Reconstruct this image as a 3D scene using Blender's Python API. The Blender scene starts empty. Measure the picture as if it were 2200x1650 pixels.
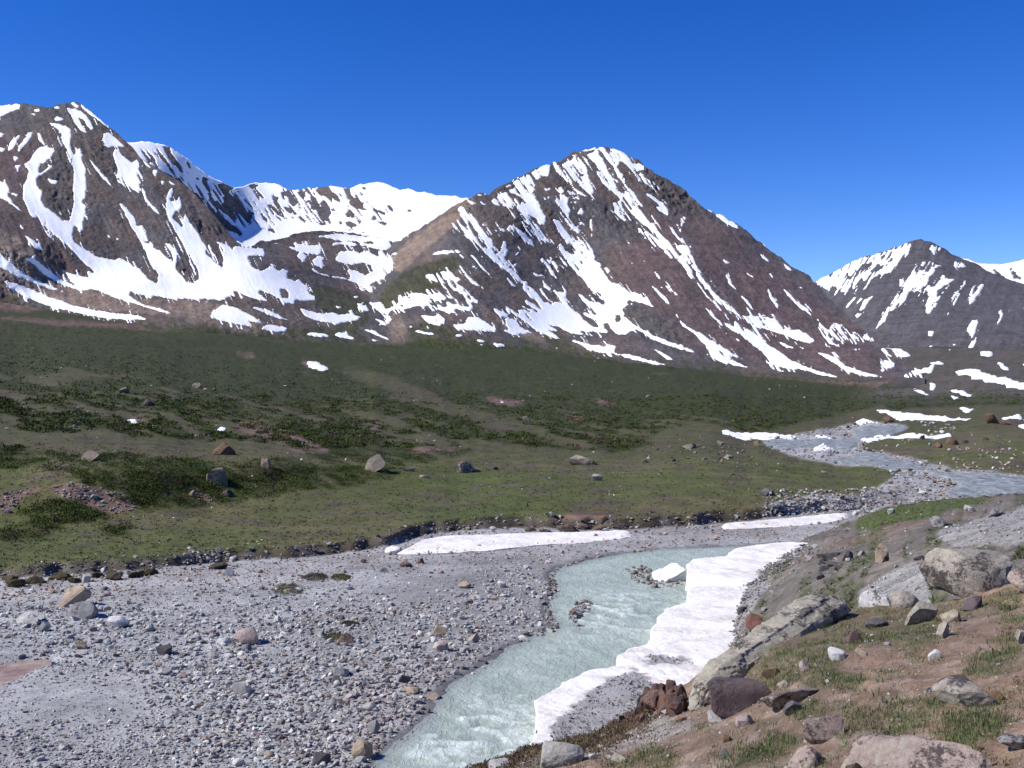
import bpy, bmesh, math, random
import numpy as np

# ------------------------------------------------------------------ camera, sky, sun, exposure
sc = bpy.context.scene
col = sc.collection
F = 2255.0            # focal length in photo pixels (2200 wide)
CU, VH = 1100.0, 800.0  # principal column, horizon row
EYE = 14.0            # eye height over the river gravel (river gravel = 0)

cam_d = bpy.data.cameras.new('camera')
cam = bpy.data.objects.new('camera', cam_d)
col.objects.link(cam)
cam.location = (0, 0, EYE)
cam.rotation_euler = (math.radians(90), 0, 0)
cam_d.sensor_width = 36.0
cam_d.lens = 36.0 * F / 2200.0
cam_d.shift_y = -(825 - VH) / 2200.0
cam_d.clip_start = 0.05
cam_d.clip_end = 60000
sc.camera = cam

SUN = np.array([-0.76, -0.15, 0.72]); SUN /= np.linalg.norm(SUN)
sun_el = math.asin(SUN[2]); sun_az = math.atan2(SUN[0], SUN[1])
world = bpy.data.worlds.new('World'); sc.world = world; world.use_nodes = True
wn = world.node_tree.nodes; wl = world.node_tree.links
sky = wn.new('ShaderNodeTexSky'); sky.sky_type = 'NISHITA'; sky.sun_disc = False
sky.sun_elevation = sun_el; sky.sun_rotation = sun_az
sky.altitude = 3200; sky.air_density = 1.0; sky.dust_density = 0.05; sky.ozone_density = 3.0
hs = wn.new('ShaderNodeHueSaturation'); hs.inputs['Saturation'].default_value = 1.36; hs.inputs['Hue'].default_value = 0.520; hs.inputs['Value'].default_value = 1.06
wl.new(sky.outputs[0], hs.inputs['Color']); wl.new(hs.outputs[0], wn['Background'].inputs[0])
wn['Background'].inputs[1].default_value = 0.13
sd = bpy.data.lights.new('sun', 'SUN'); sd.energy = 5.0; sd.angle = math.radians(0.53); sd.color = (1.0, 0.965, 0.91)
sun = bpy.data.objects.new('sun', sd); col.objects.link(sun); sun.location = (0, 0, 60)
from mathutils import Vector
sun.rotation_euler = Vector((-SUN[0], -SUN[1], -SUN[2])).to_track_quat('-Z', 'Y').to_euler()
sc.view_settings.view_transform = 'Standard'; sc.view_settings.look = 'None'
sc.view_settings.exposure = 0.28; sc.view_settings.gamma = 1.0
sc.cycles.use_denoising = True
sc.cycles.max_bounces = 6; sc.cycles.diffuse_bounces = 3; sc.cycles.volume_bounces = 0

# ------------------------------------------------------------------ numeric helpers
rng = np.random.default_rng(7)

def lin(r, g, b):
    c = np.array([r, g, b], float) / 255.0
    return np.where(c <= 0.04045, c / 12.92, ((c + 0.055) / 1.055) ** 2.4)

def sstep(a, b, x):
    t = np.clip((x - a) / (b - a), 0, 1); return t * t * (3 - 2 * t)

def _hash(i, j, k, seed):
    n = (i.astype(np.int64) * 73856093) ^ (j.astype(np.int64) * 19349663) ^ (k.astype(np.int64) * 83492791) ^ (seed * 2654435761)
    n &= 0xFFFFFFFF
    n = (n ^ (n >> 15)) * 2246822519 & 0xFFFFFFFF
    n = (n ^ (n >> 13)) * 3266489917 & 0xFFFFFFFF
    n = n ^ (n >> 16)
    return (n & 0xFFFFFF) / float(0xFFFFFF) * 2 - 1

def vnoise(x, y, z=None, seed=0):
    x = np.asarray(x, float); y = np.asarray(y, float)
    i = np.floor(x); j = np.floor(y); a = x - i; b = y - j
    a = a * a * a * (a * (a * 6 - 15) + 10); b = b * b * b * (b * (b * 6 - 15) + 10)
    if z is None:
        k = np.zeros_like(i)
        f = lambda di, dj: _hash(i + di, j + dj, k, seed)
        return (f(0, 0) * (1 - a) + f(1, 0) * a) * (1 - b) + (f(0, 1) * (1 - a) + f(1, 1) * a) * b
    z = np.asarray(z, float); k = np.floor(z); c = z - k; c = c * c * (3 - 2 * c)
    f = lambda di, dj, dk: _hash(i + di, j + dj, k + dk, seed)
    lo = (f(0, 0, 0) * (1 - a) + f(1, 0, 0) * a) * (1 - b) + (f(0, 1, 0) * (1 - a) + f(1, 1, 0) * a) * b
    hi = (f(0, 0, 1) * (1 - a) + f(1, 0, 1) * a) * (1 - b) + (f(0, 1, 1) * (1 - a) + f(1, 1, 1) * a) * b
    return lo * (1 - c) + hi * c

def fbm(x, y, z=None, oct=4, seed=0, gain=0.5):
    s = 0; amp = 1; tot = 0
    for o in range(oct):
        s = s + amp * vnoise(x * 2 ** o + 17.3 * o, y * 2 ** o - 9.1 * o, None if z is None else z * 2 ** o, seed + o)
        tot += amp; amp *= gain
    return s / tot

def ridged(x, y, oct=3, seed=0):
    s = 0; amp = 1; tot = 0
    for o in range(oct):
        s = s + amp * (1 - 2 * np.abs(vnoise(x * 2 ** o + 5.7 * o, y * 2 ** o + 3.3 * o, None, seed + o)))
        tot += amp; amp *= 0.5
    return s / tot

class TPS:
    def __init__(s, pts, vals, sc=(300.0, 120.0), lam=1e-4):
        p = np.array(pts, float) / sc; s.sc = sc; n = len(p)
        d = np.linalg.norm(p[:, None] - p[None], axis=2)
        K = np.where(d > 0, d * d * np.log(d + 1e-12), 0) + lam * np.eye(n)
        P = np.c_[np.ones(n), p]
        A = np.zeros((n + 3, n + 3)); A[:n, :n] = K; A[:n, n:] = P; A[n:, :n] = P.T
        s.w = np.linalg.solve(A, np.r_[np.array(vals, float), 0, 0, 0]); s.p = p
    def __call__(s, u, v):
        u = np.asarray(u, float); v = np.asarray(v, float)
        shp = u.shape; x = u.ravel() / s.sc[0]; y = v.ravel() / s.sc[1]
        out = s.w[-3] + s.w[-2] * x + s.w[-1] * y
        for i in range(len(s.p)):
            r2 = (x - s.p[i, 0]) ** 2 + (y - s.p[i, 1]) ** 2
            out = out + s.w[i] * 0.5 * r2 * np.log(r2 + 1e-20)
        return out.reshape(shp)

def unproj(u, v, Y):
    return np.stack([(u - CU) / F * Y, Y + 0 * u, EYE - (v - VH) / F * Y], -1)

def proj(P):
    return CU + F * P[..., 0] / P[..., 1], VH - F * (P[..., 2] - EYE) / P[..., 1]

def interp(poly, u):
    p = np.array(poly, float); return np.interp(u, p[:, 0], p[:, 1])

# photo-plane rasters used to look up which ground cover lies where
U0, V0, ST, RW, RH = -400.0, 150.0, 2.0, 1500, 800
def pip(poly, x, y):
    p = np.array(poly, float); inside = np.zeros(x.shape, bool)
    x0, y0 = p[:, 0], p[:, 1]; x1, y1 = np.roll(x0, -1), np.roll(y0, -1)
    for a, b, c, d in zip(x0, y0, x1, y1):
        if b == d: continue
        cond = (b > y) != (d > y)
        inside ^= cond & (x < (c - a) * (y - b) / (d - b) + a)
    return inside

def raster(pos, neg=(), base=0.0, ST=ST, RW=RW, RH=RH):
    m = np.full((RH, RW), base, np.float32)
    for val, polys in ((1, pos), (0, neg)):
        for p in polys:
            q = np.array(p, float)
            i0 = max(int((q[:, 0].min() - U0) / ST) - 1, 0); i1 = min(int((q[:, 0].max() - U0) / ST) + 2, RW)
            j0 = max(int((q[:, 1].min() - V0) / ST) - 1, 0); j1 = min(int((q[:, 1].max() - V0) / ST) + 2, RH)
            if i1 <= i0 or j1 <= j0: continue
            gx, gy = np.meshgrid(U0 + ST * np.arange(i0, i1), V0 + ST * np.arange(j0, j1))
            m[j0:j1, i0:i1][pip(p, gx, gy)] = val
    return m

def blur(m, sig, ST=ST):
    sig = sig / ST; r = int(3 * sig + 1); k = np.exp(-0.5 * (np.arange(-r, r + 1) / sig) ** 2); k /= k.sum()
    for ax in (0, 1):
        pad = [(0, 0), (0, 0)]; pad[ax] = (r, r)
        q = np.pad(m, pad, mode='edge'); out = np.zeros_like(m)
        for i, w in enumerate(k):
            out += w * (q[i:i + m.shape[0]] if ax == 0 else q[:, i:i + m.shape[1]])
        m = out
    return m

def samp(m, u, v):
    RH, RW = m.shape; ST = 2.0 if RW == 1500 else 1.0
    x = np.clip((u - U0) / ST, 0, RW - 1.001); y = np.clip((v - V0) / ST, 0, RH - 1.001)
    i = x.astype(int); j = y.astype(int); a = x - i; b = y - j
    return (m[j, i] * (1 - a) + m[j, i + 1] * a) * (1 - b) + (m[j + 1, i] * (1 - a) + m[j + 1, i + 1] * a) * b

def seg_dist(poly, x, y, closed=True):
    p = np.array(poly, float); q = np.roll(p, -1, 0)
    if not closed: p, q = p[:-1], q[:-1]
    best = np.full(x.shape, 1e18)
    for (a, b), (c, d) in zip(p, q):
        dx, dy = c - a, d - b; L = dx * dx + dy * dy + 1e-12
        t = np.clip(((x - a) * dx + (y - b) * dy) / L, 0, 1)
        best = np.minimum(best, (x - a - t * dx) ** 2 + (y - b - t * dy) ** 2)
    return np.sqrt(best)

# ------------------------------------------------------------------ mesh / object helpers
def new_mesh(name, V, Fc, colors=None, smooth=True, attrs=None):
    V = np.ascontiguousarray(V, np.float32).reshape(-1, 3)
    Fc = np.ascontiguousarray(Fc, np.int32); n = Fc.shape[1]
    me = bpy.data.meshes.new(name)
    me.vertices.add(len(V)); me.vertices.foreach_set('co', V.ravel())
    me.loops.add(Fc.size); me.loops.foreach_set('vertex_index', Fc.ravel())
    me.polygons.add(len(Fc)); me.polygons.foreach_set('loop_start', np.arange(0, Fc.size, n, dtype=np.int32))
    me.polygons.foreach_set('use_smooth', np.full(len(Fc), smooth, bool))
    if colors is not None:
        a = me.color_attributes.new('cover', 'FLOAT_COLOR', 'POINT')
        c = np.ones((len(V), 4), np.float32); c[:, :3] = colors; a.data.foreach_set('color', c.ravel())
    for k, vals in (attrs or {}).items():
        a = me.attributes.new(k, 'FLOAT', 'POINT'); a.data.foreach_set('value', np.ascontiguousarray(vals, np.float32).ravel())
    me.update(calc_edges=True)
    return me

def grid_faces(R, C):
    i = np.arange(R * C).reshape(R, C)
    return np.stack([i[:-1, :-1], i[:-1, 1:], i[1:, 1:], i[1:, :-1]], -1).reshape(-1, 4)

def obj(name, me, mat=None, parent=None, loc=None):
    o = bpy.data.objects.new(name, me); col.objects.link(o)
    if mat is not None and len(me.materials) == 0: me.materials.append(mat)
    if parent is not None: o.parent = parent
    if loc is not None: o.location = loc
    return o

def tag(o, label=None, cat=None, group=None, kind=None):
    if label: o['label'] = label
    if cat: o['category'] = cat
    if group: o['group'] = group
    if kind: o['kind'] = kind
    return o

# ------------------------------------------------------------------ materials
class NT:
    def __init__(s, name):
        s.m = bpy.data.materials.new(name); s.m.use_nodes = True
        s.n = s.m.node_tree.nodes; s.l = s.m.node_tree.links; s.b = s.n['Principled BSDF']
        s.b.inputs['Specular IOR Level'].default_value = 0.25
    def node(s, t, **kw):
        n = s.n.new(t)
        for k, v in kw.items(): setattr(n, k, v)
        return n
    def pos(s):
        return s.node('ShaderNodeNewGeometry').outputs['Position']
    def noise(s, scale, detail=6, rough=0.6, vec=None, dist=0.0, out='Fac'):
        n = s.node('ShaderNodeTexNoise'); n.inputs['Scale'].default_value = scale; n.inputs['Detail'].default_value = detail
        n.inputs['Roughness'].default_value = rough; n.inputs['Distortion'].default_value = dist
        s.l.new(vec if vec is not None else s.pos(), n.inputs['Vector']); return n.outputs[out]
    def ramp(s, fac, stops):
        r = s.node('ShaderNodeValToRGB'); e = r.color_ramp.elements
        while len(e) < len(stops): e.new(0.5)
        for q, (p, c) in zip(e, stops):
            q.position = p; q.color = tuple(c) + (1,) if len(c) == 3 else c
        s.l.new(fac, r.inputs[0]); return r.outputs[0]
    def mapr(s, x, a, b, c, d):
        m = s.node('ShaderNodeMapRange'); s.l.new(x, m.inputs[0])
        for i, v in enumerate((a, b, c, d)): m.inputs[i + 1].default_value = v
        return m.outputs[0]
    def mix(s, fac, a, b, mode='MIX'):
        m = s.node('ShaderNodeMix', data_type='RGBA', blend_type=mode)
        for sock, v in ((m.inputs[0], fac), (m.inputs[6], a), (m.inputs[7], b)):
            if hasattr(v, 'is_output'): s.l.new(v, sock)
            elif np.isscalar(v): sock.default_value = v
            else: sock.default_value = tuple(v) + (1,)
        return m.outputs[2]
    def attr(s, name, out='Color'):
        n = s.node('ShaderNodeAttribute'); n.attribute_name = name; return n.outputs[out]
    def bump(s, h, dist, strength=1.0):
        b = s.node('ShaderNodeBump'); b.inputs['Distance'].default_value = dist; b.inputs['Strength'].default_value = strength
        s.l.new(h, b.inputs['Height']); s.l.new(b.outputs[0], s.b.inputs['Normal'])
    def done(s, colr, rough=0.9):
        if hasattr(colr, 'is_output'): s.l.new(colr, s.b.inputs['Base Color'])
        else: s.b.inputs['Base Color'].default_value = tuple(colr) + (1,)
        if hasattr(rough, 'is_output'): s.l.new(rough, s.b.inputs['Roughness'])
        else: s.b.inputs['Roughness'].default_value = rough
        return s.m

def mat_cover(name, s1, s2, amp=0.35, bdist=None, s3=None):
    """ground cover colour from the surface's own 'cover' attribute, broken up by two scales of grain"""
    t = NT(name); c = t.attr('cover')
    g = t.mapr(t.noise(s1, 8, 0.65), 0.3, 0.7, 1 - amp, 1 + amp)
    h = t.mapr(t.noise(s2, 5, 0.7), 0.3, 0.7, 1 - amp * 0.8, 1 + amp * 0.8)
    mm = t.node('ShaderNodeMath', operation='MULTIPLY'); t.l.new(g, mm.inputs[0]); t.l.new(h, mm.inputs[1])
    sc_ = t.node('ShaderNodeVectorMath', operation='SCALE'); t.l.new(c, sc_.inputs[0]); t.l.new(mm.outputs[0], sc_.inputs['Scale'])
    if bdist: t.bump(t.noise(s3 or s2, 6, 0.7), bdist)
    return t.done(sc_.outputs[0], 0.95)

M = {}
M['mountain'] = mat_cover('mountain_rock', 0.03, 0.16, 0.28, 5.0, 0.11)
M['valley'] = mat_cover('valley_cover', 0.25, 2.2, 0.32, 0.10, 2.2)
M['hill'] = mat_cover('hillside_cover', 0.8, 5.0, 0.40, 0.12, 3.0)
M['fore'] = mat_cover('soil_cover', 5.0, 45.0, 0.34, 0.03, 38.0)
M['stones'] = mat_cover('stone_grain', 6.0, 30.0, 0.22, 0.02, 25.0)
M['leaf'] = mat_cover('leaf_cover', 2.0, 9.0, 0.25)

t = NT('old_snow')
n = t.noise(0.05, 5, 0.6); n2 = t.noise(1.2, 4, 0.6)
c = t.mix(t.mapr(n, 0.45, 0.75, 0, 1), (0.86, 0.87, 0.89), (0.83, 0.80, 0.76))
t.bump(t.noise(0.35, 5, 0.6), 0.5)
t.b.inputs['Specular IOR Level'].default_value = 0.1
M['snow'] = t.done(c, 0.75)

t = NT('river_snow')
g = t.noise(0.55, 6, 0.62, dist=0.5); g2 = t.noise(3.5, 6, 0.65)
dirt = t.node('ShaderNodeMath', operation='MULTIPLY'); t.l.new(t.mapr(g, 0.42, 0.70, 0, 1), dirt.inputs[0]); t.l.new(t.mapr(g2, 0.35, 0.65, 0.35, 1), dirt.inputs[1])
c = t.mix(dirt.outputs[0], (0.82, 0.785, 0.745), (0.50, 0.43, 0.365))
spk = t.node('ShaderNodeTexVoronoi'); spk.inputs['Scale'].default_value = 5.0; t.l.new(t.pos(), spk.inputs['Vector'])
sp = t.mapr(spk.outputs['Distance'], 0.06, 0.11, 1, 0)
gate = t.node('ShaderNodeMath', operation='MULTIPLY'); t.l.new(sp, gate.inputs[0]); t.l.new(t.mapr(g, 0.5, 0.62, 0, 0.7), gate.inputs[1])
c = t.mix(gate.outputs[0], c, (0.16, 0.14, 0.13))
gr = t.attr('grit', 'Fac')
c = t.mix(gr, c, t.ramp(t.noise(14, 8, 0.75), [(0.3, (0.13, 0.13, 0.13)), (0.5, (0.30, 0.29, 0.28)), (0.7, (0.48, 0.46, 0.44))]))
t.bump(t.noise(2.2, 8, 0.7), 0.11)
t.b.inputs['Specular IOR Level'].default_value = 0.15
M['bank_snow'] = t.done(c, 0.7)

t = NT('glacial_water')
wv = t.attr('foam', 'Fac')
mp = t.node('ShaderNodeMapping'); mp.inputs['Scale'].default_value = (1.0, 0.55, 1.0); t.l.new(t.pos(), mp.inputs['Vector'])
fn = t.noise(1.6, 8, 0.68, vec=mp.outputs[0], dist=1.4); fn2 = t.noise(0.35, 3, 0.5)
fm = t.node('ShaderNodeMath', operation='ADD'); t.l.new(wv, fm.inputs[0]); t.l.new(t.mapr(fn, 0.35, 0.75, -0.35, 0.45), fm.inputs[1])
base = t.mix(t.mapr(fn2, 0.35, 0.65, 0, 1), (0.335, 0.395, 0.335), (0.415, 0.470, 0.402))
base = t.mix(t.attr('shallow', 'Fac'), base, (0.26, 0.285, 0.275))
c = t.mix(t.mapr(fm.outputs[0], 0.42, 1.1, 0, 0.75), base, (0.68, 0.72, 0.69))
t.bump(t.noise(2.6, 7, 0.68, vec=mp.outputs[0], dist=1.2), 0.16)
t.b.inputs['IOR'].default_value = 1.33
t.b.inputs['Specular IOR Level'].default_value = 0.2
M['water'] = t.done(c, t.mapr(fm.outputs[0], 0.4, 0.8, 0.25, 0.6))

t = NT('far_water')
fn = t.noise(0.7, 9, 0.78, dist=1.0)
c = t.ramp(fn, [(0.34, (0.10, 0.10, 0.098)), (0.46, (0.20, 0.205, 0.195)), (0.56, (0.30, 0.325, 0.31)), (0.68, (0.58, 0.60, 0.59))])
t.bump(t.noise(0.9, 6, 0.7), 0.3)
t.b.inputs['Specular IOR Level'].default_value = 0.15
M['far_water'] = t.done(c, 0.5)

t = NT('silty_puddle')
t.b.inputs['Specular IOR Level'].default_value = 0.25
M['puddle'] = t.done(t.ramp(t.noise(0.8, 4, 0.6), [(0.35, (0.22, 0.125, 0.06)), (0.6, (0.40, 0.30, 0.21))]), 0.15)

def mat_rock(name, scale, lichen=None, dark=0.0, bd=0.03, orange=0.0):
    """object colour is the stone's own tint; lichen crusts and dark weathering sit in uneven blotches on it"""
    t = NT(name)
    oi = t.node('ShaderNodeObjectInfo'); tc = t.node('ShaderNodeTexCoord').outputs['Object']
    rnd = t.node('ShaderNodeVectorMath', operation='ADD'); t.l.new(tc, rnd.inputs[0]); t.l.new(oi.outputs['Location'], rnd.inputs[1])
    v = rnd.outputs[0]
    def add(a, b, k):
        m = t.node('ShaderNodeMath', operation='MULTIPLY_ADD'); t.l.new(b, m.inputs[0]); m.inputs[1].default_value = k; t.l.new(a, m.inputs[2]); return m.outputs[0]
    broad = t.mapr(t.noise(scale * 0.22, 3, 0.5, vec=v), 0.3, 0.7, -0.5, 0.5)
    g = t.mapr(add(t.noise(scale, 9, 0.72, vec=v), broad, 0.25), 0.2, 0.8, 0.55, 1.45)
    s_ = t.node('ShaderNodeVectorMath', operation='SCALE'); t.l.new(oi.outputs['Color'], s_.inputs[0]); t.l.new(g, s_.inputs['Scale'])
    c = s_.outputs[0]
    if lichen is not None:
        c = t.mix(t.mapr(add(t.noise(scale * 1.6, 7, 0.75, vec=v), broad, -0.22), 0.5, 0.62, 0, 0.75), c, lichen)
    if dark:
        c = t.mix(t.mapr(add(t.noise(scale * 1.9, 9, 0.8, vec=v), broad, 0.34), 0.60 - dark * 0.16, 0.68 - dark * 0.16, 0, 0.9), c, (0.045, 0.037, 0.035))
    if orange:
        c = t.mix(t.mapr(add(t.noise(scale * 1.3, 7, 0.75, vec=v), broad, -0.3), 0.66 - orange * 0.12, 0.74 - orange * 0.12, 0, 0.7), c, (0.23, 0.075, 0.03))
    t.bump(t.noise(scale * 2.2, 9, 0.75, vec=v), bd)
    return t.done(c, 0.92)

M['cobble'] = mat_rock('river_stone', 3.0, dark=0.02, bd=0.05)
M['boulder'] = mat_rock('meadow_boulder', 1.6, dark=0.35, bd=0.10)
M['lichen'] = mat_rock('lichen_rock', 15.0, lichen=(0.40, 0.365, 0.275), dark=0.48, bd=0.02)
M['lichen_lt'] = mat_rock('pale_lichen_rock', 17.0, lichen=(0.40, 0.36, 0.28), dark=0.42, bd=0.016)
M['rust'] = mat_rock('rusty_rock', 8.0, dark=0.55, bd=0.03, orange=0.35)
M['plain'] = mat_rock('plain_rock', 10.0, bd=0.012)
M['ice'] = M['bank_snow']
# ------------------------------------------------------------------ snow outlines (read off the photograph, in photo pixels)
def crop(ox, oy, s, polys):
    out = []
    for p in polys:
        a = np.array(p, float).reshape(-1, 2); out.append(np.c_[ox + a[:, 0] * s, oy + a[:, 1] * s])
    return out
K1, K2, K3, K4, K5 = (0, 180, 700 / 2200), (1200, 300, 700 / 2200), (1600, 480, 600 / 2200), (960, 300, 480 / 2200), (960, 480, 480 / 2200)
K6 = (480, 380, 480 / 2200)
snow_pos = []
# left mountain
snow_pos += crop(*K1, [
 [-400,130,0,150,40,140,80,135,140,140,130,165,100,180,60,195,0,218,-300,260],
 [450,160,500,165,560,190,610,250,625,300,620,330,590,290,560,240,520,220,545,270,570,310,590,335,540,310,510,270,480,220,455,185],
 [455,130,500,125,535,150,525,165,490,145],
 [550,140,580,160,640,205,700,250,740,290,735,298,690,265,640,230,600,205,560,165],
 [360,240,390,220,430,235,420,250,380,252], [170,165,215,165,200,173], [225,180,260,165,275,180,250,190], [360,152,410,152,395,172,370,170], [205,200,245,198,235,215], [285,150,310,148,300,160],
 [320,260,400,270,450,290,480,310,470,360,480,430,500,490,515,440,530,440,550,480,555,530,580,570,580,640,590,700,570,760,555,800,580,830,575,880,560,930,560,990,540,1000,520,960,500,960,490,1020,500,1070,560,1110,640,1160,700,1180,790,1190,800,1175,860,1200,940,1250,1000,1320,1060,1350,1070,1290,1000,1180,960,1090,920,1010,880,950,840,880,800,800,830,810,870,860,910,900,920,970,960,950,990,1000,1000,1050,1040,1080,1040,1110,1080,1130,1120,1170,1170,1210,1150,1130,1110,1075,1150,1080,1190,1130,1200,1180,1190,1250,1230,1290,1260,1340,1310,1350,1345,1310,1330,1240,1280,1150,1240,1080,1200,1020,1170,970,1140,920,1120,820,1130,740,1160,700,1175,730,1150,790,1190,790,1220,760,1230,850,1180,870,1160,910,1210,950,1230,970,1245,870,1280,930,1310,970,1340,1010,1360,1060,1390,1090,1390,1150,1430,1180,1460,1220,1500,1240,1530,1200,1570,1230,1610,1250,1560,1180,1500,1110,1450,1060,1540,1095,1640,1105,1700,1400,1590,1400,1540,1440,1500,1460,1400,1455,1250,1450,1190,1460,1100,1440,1040,1430,1020,1450,880,1400,870,1430,960,1490,1080,1520,1190,1560,1130,1550,1020,1520,900,1480,760,1440,680,1400,620,1385,560,1395,480,1340,440,1270,520,1290,600,1310,580,1260,640,1280,540,1180,440,1080,340,1000,260,930,200,880,165,790,155,700,180,640,190,590,160,540,200,520,240,450,280,420,340,430,375,450,340,500,290,540,250,580,270,610,330,560,370,535,340,570,290,610,245,640,250,690,290,720,280,760,270,800,300,830,380,880,430,920,470,930,490,860,500,800,490,700,500,620,495,540,480,490,450,440,420,390,415,340,390,310,350,280],
 [-300,560,0,655,40,670,60,720,50,750,90,810,150,860,190,885,140,860,60,800,0,770,-300,640],
 [160,1015,200,1040,260,1080,300,1130,240,1110,190,1060], [130,945,160,970,165,990,140,975],
 [215,1175,260,1200,330,1260,420,1330,500,1360,570,1400,500,1385,400,1345,300,1290,240,1230,160,1180],
 [-300,1000,0,1145,60,1200,130,1260,220,1310,330,1360,450,1410,380,1395,250,1355,120,1300,0,1240,-300,1150],
 [20,1330,100,1345,200,1385,330,1440,480,1490,640,1530,780,1550,920,1565,1005,1590,880,1594,700,1582,560,1555,420,1525,280,1485,160,1435,60,1375],
 [250,320,270,340,300,400,310,430,280,400,255,370], [190,330,220,325,210,370,170,410,120,465,125,420,160,380], [80,380,140,340,120,380,90,430,55,455,60,420],
 [700,335,740,335,790,370,850,430,790,420,730,430,720,390,700,370],
 [770,440,800,450,830,490,890,530,930,510,945,560,930,600,940,660,940,740,880,700,830,650,800,590,775,530,765,480],
 [950,680,980,720,1000,780,1050,840,1085,890,1030,850,980,790,960,730],
 [600,500,640,545,690,605,725,640,770,715,725,672,685,625,635,565], [755,585,800,645,850,692,800,668],
 [320,640,360,650,395,660,370,680,340,670], [360,600,390,640,430,650,395,645], [1035,578,1065,588,1050,628,1028,600], [955,505,1000,540,1028,578,980,548],
 [1085,655,1115,660,1095,690], [1130,645,1195,692,1150,675], [0,330,35,335,10,362,0,362], [0,432,42,435,20,458,0,455], [90,488,128,500,100,528], [100,548,142,550,120,598],
 [80,738,120,748,110,765], [720,1015,765,1045,735,1042], [780,1040,808,1045,790,1058], [240,1045,272,1055,250,1065], [350,1510,395,1515,370,1524],
])
# hanging valley and the foot of the left mountain
snow_pos += crop(*K6, [
 [0,690,180,695,400,710,410,760,390,785,270,775,240,800,250,860,310,900,380,930,460,880,540,925,590,905,640,930,630,1000,680,1020,750,1020,820,1090,840,1160,900,1170,900,1215,700,1215,690,1250,600,1230,520,1180,460,1150,350,1110,340,1150,450,1225,330,1210,200,1160,130,1110,80,1080,120,1170,110,1180,0,1130],
 [480,655,560,655,640,690,730,730,820,755,960,765,960,690,930,670,860,680,760,660,680,650,720,700,620,680],
 [900,590,1000,575,1130,560,1300,575,1480,595,1620,620,1660,690,1600,725,1460,700,1380,680,1220,670,1120,665,1070,680,1090,650,1200,640,1060,610],
 [1100,820,1110,790,1150,740,1240,725,1350,745,1420,725,1470,760,1540,795,1530,725,1570,730,1610,790,1675,820,1670,880,1640,950,1570,1000,1470,1040,1430,1080,1470,1080,1470,1140,1500,1160,1450,1140,1380,1090,1300,1040,1200,1010,1050,985,920,950,865,910,880,900,960,950,1060,975,1180,990,1250,1015,1250,970,1200,920,1260,915,1330,930,1400,970,1420,960,1480,925,1440,860,1360,845,1270,870,1200,850,1150,840],
 [730,770,770,740,820,770,820,810,790,825,740,800], [870,820,920,785,1000,790,980,830,990,880,970,905,900,870],
 [1420,1235,1490,1240,1560,1230,1600,1290,1640,1290,1710,1260,1720,1190,1800,1170,1920,1140,2040,1160,2150,1145,2250,1170,2280,1195,2200,1200,2090,1220,2020,1260,1860,1280,1770,1310,1700,1300,1650,1320,1620,1360,1600,1350,1540,1330,1480,1280],
 [1600,1370,1650,1380,1640,1440,1610,1460], [1480,1390,1560,1410,1610,1460,1560,1455], [1305,1235,1390,1270,1450,1330,1350,1310], [1270,1170,1350,1185,1300,1195], [1095,1265,1170,1285,1120,1297],
 [750,1290,830,1320,980,1350,1080,1340,1140,1365,1220,1350,1360,1380,1330,1410,1200,1430,1110,1450,960,1420,870,1395,800,1370],
 [780,1550,870,1535,990,1545,1060,1575,920,1572], [1090,1560,1140,1530,1200,1545,1310,1600,1200,1592], [1380,1505,1470,1510,1560,1560,1650,1612,1560,1582], [1440,1595,1550,1610,1480,1622],
 [370,1500,440,1455,530,1470,640,1490,620,1525,540,1530], [0,1265,90,1280,180,1320,280,1370,390,1440,250,1420,300,1475,180,1460,60,1430,0,1420,-130,1380,-100,1310],
 [280,1285,400,1290,500,1340,650,1415,560,1400,420,1350], [560,1268,650,1308,600,1295], [1670,760,1720,725,1735,750,1690,772], [1890,465,1960,420,1970,430,1880,475], [1985,465,2060,400,2065,425,2000,470],
 [1620,620,1760,530,1810,520,1830,560,1740,620,1660,640], [1975,965,2050,960,2190,920,2300,990,2330,1010,2250,1070,2120,1040,2000,1000],
 [2025,1265,2120,1265,2200,1280,2200,1330,2100,1305], [1930,1360,2000,1370,2110,1365,2200,1400,2140,1470,2020,1440], [1820,1460,1875,1478,1840,1482], [1840,1510,1930,1515,2120,1555,1990,1550],
 [2035,770,2130,730,2300,720,2360,745,2200,755], [60,560,130,600,200,665,140,640], [140,600,220,640,330,672,250,665],
])
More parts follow.
